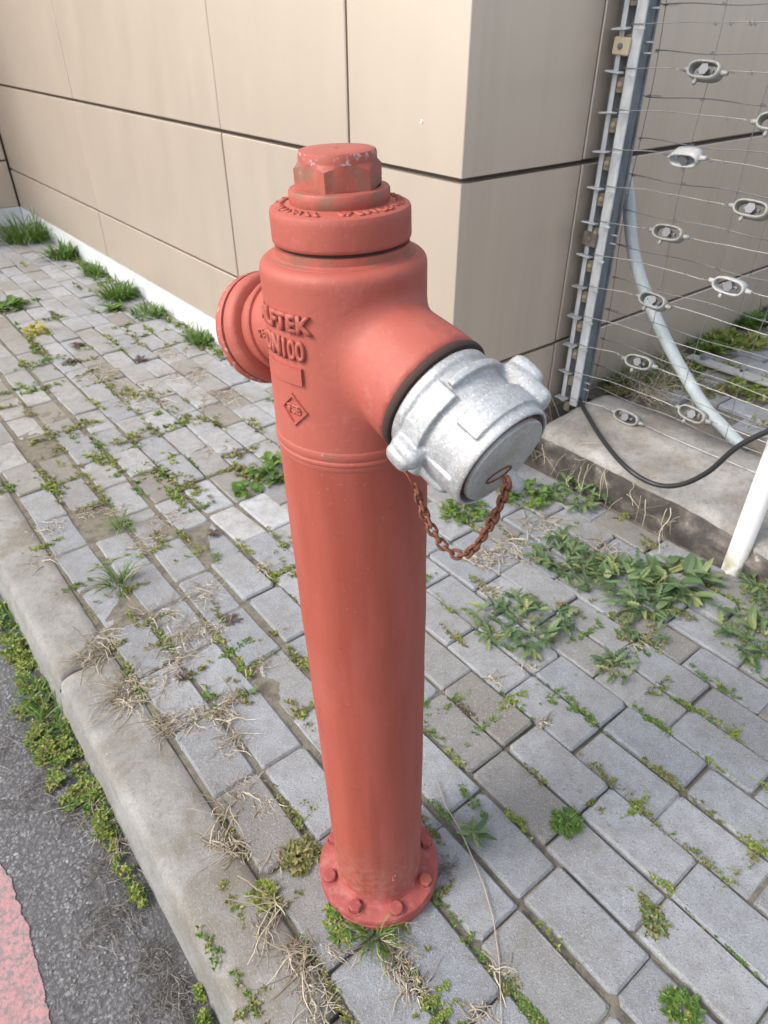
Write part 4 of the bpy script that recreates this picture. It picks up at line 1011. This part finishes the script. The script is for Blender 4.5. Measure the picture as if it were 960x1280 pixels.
# one long dry stalk lying across the paving right of the hydrant
st = [G(x, y, .006) for x, y in ((546, 975), (556, 1005), (574, 1035), (592, 1075), (606, 1110), (617, 1150), (624, 1200), (626, 1250), (627, 1290))]
b = MB(); b.tube([q - st[0] for q in st], [.0010, .0012, .0014, .0014, .0014, .0012, .0011, .0009, .0007], 5); o = b.build('dry_stalk', M['straw'], None, True); o.location = st[0]
tag(o, 'long dry stalk lying across the paving right of the hydrant', 'stalk')
lf = G(772, 815, .006); b = MB(); 
for px, py, lab in ((695, 760, 'small orange dead leaf in the left part of the weed patch'), (664, 784, 'small orange brown dead leaf on the sprawling weed'), (455, 1145, 'brown dead leaf under the front of the flange')):
    plant('dead_leaf', px, py, lab, 'leaf', lambda b: leaf(b, (0, 0, .02), rv(0, 6), .3, .018, .016, .3, 0, 5), M['brownleaf'], 'dead leaves on the paving')
# ---- ground cover nobody could count
def joint_points(n, region, z=0.0):
    pts = []
    while len(pts) < n:
        x, y = rv(*region[0]), rv(*region[1]); g = G(x, y, z); u, v = g.dot(U), g.dot(V)
        if not (.228 < v < 1.42 or (v < 1.74 and u < 1.3)): continue
        if v < .693: k = round((v - .232) / .1152); kk = int((v - .232) / .1152); lv = .232 + .1152 * k
        else: k = round((v - .693) / PV); kk = 4 + int((v - .693) / PV); lv = .693 + PV * k
        ph = PHASE.get(kk, .2); j = round((u - ph) / PU)
        dv = abs(v - lv); du = abs(u - (ph + PU * j))
        if dv < du: v = lv + random.gauss(0, .003)
        else: u = ph + PU * j + random.gauss(0, .003)
        pts.append((u, v))
    return pts
jb = MB()
def clusters(region, n, per, size, spread, mi_w):
    for u, v in joint_points(n, region):
        along_v = random.random() < .3; mi = random.choices(range(4), mi_w)[0]; d = (w(u, v) ).length
        for k in range(max(3, int(per * rv(.4, 1.6)))):
            du, dv = random.gauss(0, spread), random.gauss(0, spread * .22)
            if along_v: du, dv = dv, du
            m2 = mi if random.random() < .75 else random.choices(range(4), mi_w)[0]
            tiny(jb, w(u + du, v + dv, .0), size * rv(.5, 1.3), m2, random.choice([3, 4, 5]))
clusters(((520, 980), (820, 1300)), 44, 34, .0065, .022, (3, 3, 3, .05))
clusters(((520, 980), (640, 900)), 44, 22, .009, .03, (3, 3, 3, .05))
clusters(((60, 420), (540, 900)), 80, 20, .010, .028, (1.6, 2.2, 5, .15))
clusters(((0, 420), (400, 620)), 90, 16, .016, .045, (2, 2, 5, .15))
clusters(((0, 250), (310, 470)), 22, 10, .020, .05, (3, 2, 3, .1))
clusters(((260, 520), (1000, 1300)), 26, 16, .008, .022, (1.5, 2, 5, .1))
for i in range(330):
    u = rv(1.6, 6.0); 
    if noise.noise((u * 1.7, 3, 1)) < -.08: continue
    v = 1.39 - abs(random.gauss(0, .035)); 
    for k in range(4): tiny(jb, w(u + rv(-.03, .03), v + rv(-.02, .008), .002), .016 * rv(.6, 1.5), random.choices((0, 1, 2), (4, 2, 3))[0], 4)
    if random.random() < .5:
        for k in range(3): blade(jb, w(u + rv(-.02, .02), v, .0), rv(0, 6.28), rv(.6, 1.4), rv(.03, .09), .003, rv(.4, 1.0), 4, random.choice((0, 0, 2)))
tag(jb.build('joint_weeds', [M['grass'], M['lime'], M['olive'], M['purple']]), 'small weeds and moss filling the paving joints', 'weeds', None, 'stuff')
def tangle(b, px, py, n, r_, L, rad=.0008, el=(.0, .38), mi=0, z=0.0, wob=.4, dirs=None):
    g = G(px, py, z)
    for i in range(n):
        a = rv(0, 6.28); q = r_ * math.sqrt(random.random()); p = g + Vector((q * math.cos(a), q * math.sin(a), rv(.001, .006)))
        az = rv(*dirs) if dirs else rv(0, 6.28)
        straw(b, p, az, rv(*el), L * random.choice((rv(.15, .5), rv(.4, 1.25))), rad * rv(.6, 1.4), random.choice([5, 6, 7]), wob, mi, z)
db = MB(); T = lambda *a, **k: tangle(db, *a, **k)
KD = (R(130), R(280))
for px, py, n, r_, L in ((120, 818, 60, .035, .085), (168, 870, 60, .035, .085), (150, 880, 30, .02, .09), (205, 905, 40, .03, .08), (240, 900, 50, .035, .06), (225, 810, 60, .05, .06), (200, 770, 70, .05, .05), (255, 740, 60, .05, .05), (180, 680, 50, .05, .05), (205, 650, 40, .04, .06), (290, 930, 50, .03, .055), (305, 985, 50, .028, .05), (330, 1010, 40, .02, .05), (275, 1050, 34, .022, .055), (300, 1060, 20, .02, .06), (345, 1075, 30, .016, .045), (330, 1165, 24, .016, .06), (370, 1190, 34, .02, .06), (385, 1225, 44, .022, .055), (420, 1190, 26, .02, .05), (500, 1200, 60, .024, .05), (520, 1235, 40, .02, .05), (600, 1270, 24, .02, .05), (620, 1215, 14, .015, .05), (400, 1262, 30, .02, .06), (60, 660, 40, .045, .05), (55, 700, 30, .04, .05), (330, 710, 30, .03, .05), (320, 830, 30, .025, .045), (130, 800, 50, .03, .07), (160, 850, 50, .03, .07), (235, 790, 70, .045, .05), (210, 840, 60, .04, .06), (260, 790, 50, .04, .05), (275, 895, 60, .03, .06), (290, 875, 40, .02, .05), (150, 640, 40, .04, .05), (110, 640, 40, .04, .05), (270, 560, 40, .05, .05)):
    T(px, py, int(n * .8), r_, L, .0011, (0, .22), wob=.42)
    T(px, py, int(n * 1.3), r_ * 1.5, L * .3, .0007, (0, .2), wob=.5)
for px, py, n, r_, L in ((125, 470, 60, .09, .08), (180, 500, 50, .1, .08), (240, 470, 60, .1, .09), (270, 500, 60, .09, .08), (215, 440, 40, .08, .08), (640, 690, 80, .07, .06), (600, 700, 60, .05, .05), (615, 740, 40, .04, .04), (675, 660, 60, .07, .06), (750, 690, 50, .06, .07), (660, 830, 14, .03, .04), (620, 850, 20, .02, .03), (680, 905, 20, .02, .03), (800, 800, 30, .03, .03)):
    T(px, py, int(n * 1.3), r_, L, .0014)
for px, py, dirs in ((150, 870, KD), (120, 815, KD), (215, 905, KD), (300, 1065, KD), (345, 1130, KD), (295, 1010, KD), (380, 1190, KD)):
    T(px, py, 20, .025, .10, .0015, (.1, .7), 0, 0.0, .38, dirs)
tag(db.build('dry_grass', M['straw']), 'dry straw coloured grass lying on kerb and paving', 'grass', None, 'stuff')
# weeds at the foot of the kerb, on the road
kb = MB()
def kerbweed(px, py, n, r_, s, z=-.133):
    g = G(px, py, z)
    for i in range(int(n * 1.7)):
        a = rv(0, 6.28); q = r_ * random.random() ** .8 * 1.15; du, dv = q * math.cos(a) * 1.5, q * math.sin(a) * .75; p = g + U * du + V * dv
        if p.dot(V) > .070: p -= V * (p.dot(V) - .070 + rv(0, .01))
        h = rv(0, .026) * max(.1, 1 - q / r_ * .8) + .002
        if noise.noise(p * 34) < -.16: continue
        tiny(kb, p + Vector((0, 0, h)), s * .78 * rv(.6, 1.4), random.choices((0, 1, 2), (2, 5, 1.2))[0], random.choice([4, 5, 6]))
for px, py, n, r_, s in ((8, 770, 90, .05, .017), (28, 810, 150, .06, .017), (45, 850, 90, .05, .016), (60, 930, 170, .05, .015), (90, 940, 150, .045, .014), (85, 985, 150, .045, .014), (120, 1000, 150, .04, .013), (130, 1040, 80, .03, .012), (155, 1085, 40, .022, .011), (175, 1125, 26, .016, .010), (170, 1118, 20, .016, .010), (40, 885, 80, .045, .015), (250, 1245, 26, .014, .010), (255, 1275, 30, .014, .010), (100, 905, 60, .03, .014)):
    kerbweed(px, py, n, r_, s)
for px, py, n in ((50, 870, 40), (70, 900, 30), (20, 790, 20)):
    g = G(px, py, -.133)
    for i in range(n): blade(kb, g + Vector((rv(-.03, .03), rv(-.03, .03), 0)), rv(0, 6.28), rv(.4, 1.3), rv(.05, .11), .0022, rv(.4, 1), 5, 0)
tag(kb.build('kerb_weeds', [M['grass'], M['lime'], M['olive']]), 'lush yellow green weeds at the foot of the kerb', 'weeds', None, 'stuff')
rb = MB()
def litter(px, py, n, r_, L, rad, mi=0, el=(0, .25), wob=.35): tangle(rb, px, py, n, r_, L, rad, el, mi, -.133, wob)
for px, py, n, r_, L, rad in ((90, 1010, 60, .05, .07, .0007), (60, 960, 40, .06, .08, .0008), (130, 1090, 90, .045, .06, .0006), (150, 1150, 120, .04, .05, .0006), (190, 1200, 180, .035, .04, .00055), (215, 1240, 200, .03, .035, .00055), (230, 1275, 120, .025, .03, .0005), (120, 1160, 50, .04, .07, .0007), (40, 1000, 40, .06, .09, .0009), (170, 1100, 60, .03, .05, .0006), (20, 930, 30, .06, .09, .0009), (180, 1265, 80, .03, .03, .0005), (100, 1240, 16, .04, .04, .0006)):
    litter(px, py, n, r_, L, rad)
for px, py in ((115, 1010), (60, 900), (150, 1060), (130, 1035)): tangle(rb, px, py, 26, .025, .08, .0008, (.0, .8), 1, -.13, .3)
tag(rb.build('dead_root_litter', [M['straw_dark'], M['straw']]), 'dead roots and stalks scattered in the gutter', 'litter', None, 'stuff')
# loose grit on the road by the kerb
gb = MB(); rg = random.Random(3)
ico = bmesh.new(); bmesh.ops.create_icosphere(ico, subdivisions=1, radius=1); IV = [v.co.copy() for v in ico.verts]; IF = [[v.index for v in f.verts] for f in ico.faces]; ico.free()
for i in range(1500):
    x, y = rg.uniform(-10, 270), rg.uniform(880, 1290); g = G(x, y, -.135)
    if g.dot(V) > .07 or (rg.random() < .5 and g.dot(V) < -.05): continue
    s = .0008 + .0028 * rg.random() ** 2.5; gb.add([Vector((q.x * s * rg.uniform(.7, 1.2), q.y * s * rg.uniform(.7, 1.2), q.z * s * .7)) + g + Vector((0, 0, s * .3)) for q in IV], IF)
tag(gb.build('grit', M['kerb']), 'loose grit on the asphalt along the gutter', 'grit', None, 'stuff')
# yard growth behind the fence
yb = MB()
for px, py, n, r_, s, mi in ((775, 470, 90, .14, .03, 0), (800, 480, 110, .14, .022, 2), (835, 470, 90, .14, .025, 0), (905, 430, 110, .16, .04, 1), (880, 432, 80, .12, .035, 0), (915, 428, 80, .14, .035, 1), (895, 462, 60, .10, .02, 1), (945, 485, 90, .12, .025, 1), (850, 455, 50, .1, .03, 1), (860, 490, 40, .08, .02, 2), (890, 490, 60, .1, .02, 2), (955, 400, 90, .2, .05, 0), (915, 400, 40, .1, .03, 0), (770, 490, 50, .06, .02, 2), (940, 530, 16, .06, .015, 2), (958, 500, 60, .1, .02, 1)):
    g = G(px, py, YZ)
    for i in range(n):
        a = rv(0, 6.28); q = r_ * math.sqrt(random.random()); p = g + Vector((q * math.cos(a), q * math.sin(a) * .7, .002))
        if p.dot(V) < 2.1: p += V * (2.1 - p.dot(V) + rv(0, .04))
        if p.dot(U) > 1.42: p -= U * (p.dot(U) - 1.42 + rv(0, .05))
        if random.random() < .4: blade(yb, p, rv(0, 6.28), rv(.5, 1.4), s * rv(1, 3), .003, rv(.3, 1), 4, mi)
        else: tiny(yb, p, s * rv(.6, 1.4), mi, 4)
for px, py, n, r_, L in ((770, 470, 80, .12, .10), (800, 490, 90, .12, .09), (840, 480, 90, .12, .10), (820, 500, 60, .08, .07), (790, 440, 50, .12, .12), (870, 520, 40, .05, .05)):
    g = G(px, py, YZ)
    for i in range(n):
        a = rv(0, 6.28); q = r_ * math.sqrt(random.random()); p = g + Vector((q * math.cos(a), q * math.sin(a) * .7, .002))
        if p.dot(V) < 2.1: p += V * (2.1 - p.dot(V) + rv(0, .04))
        if p.dot(U) > 1.42: p -= U * (p.dot(U) - 1.42 + rv(0, .05))
        straw(yb, p, rv(0, 6.28), rv(.1, 1.3), L * rv(.4, 1.2), .0014, 5, .4, 3, YZ)
tag(yb.build('yard_weeds', [M['grass'], M['lime'], M['olive'], M['straw']]), 'green and dry weeds growing in the yard behind the fence', 'weeds', None, 'stuff')
# dry vine stems by the foot of the post
vb = MB()
for i in range(26):
    p = w(1.38 + rv(-.05, .02), 1.86 + rv(-.12, .08), .02); straw(vb, p, rv(0, 6.28), rv(.6, 1.5), rv(.1, .32), .0016, 8, .35, 0)
for i in range(24):
    p = w(rv(.75, 1.25), 1.735 + rv(-.01, .01), rv(.05, .15)); straw(vb, p, R(rv(150, 300)), rv(-1.2, .3), rv(.06, .16), .0013, 7, .5, 0)
tag(vb.build('dry_creeper', M['straw']), 'dry creeper stems round the post foot and down the beam', 'creeper', None, 'stuff')
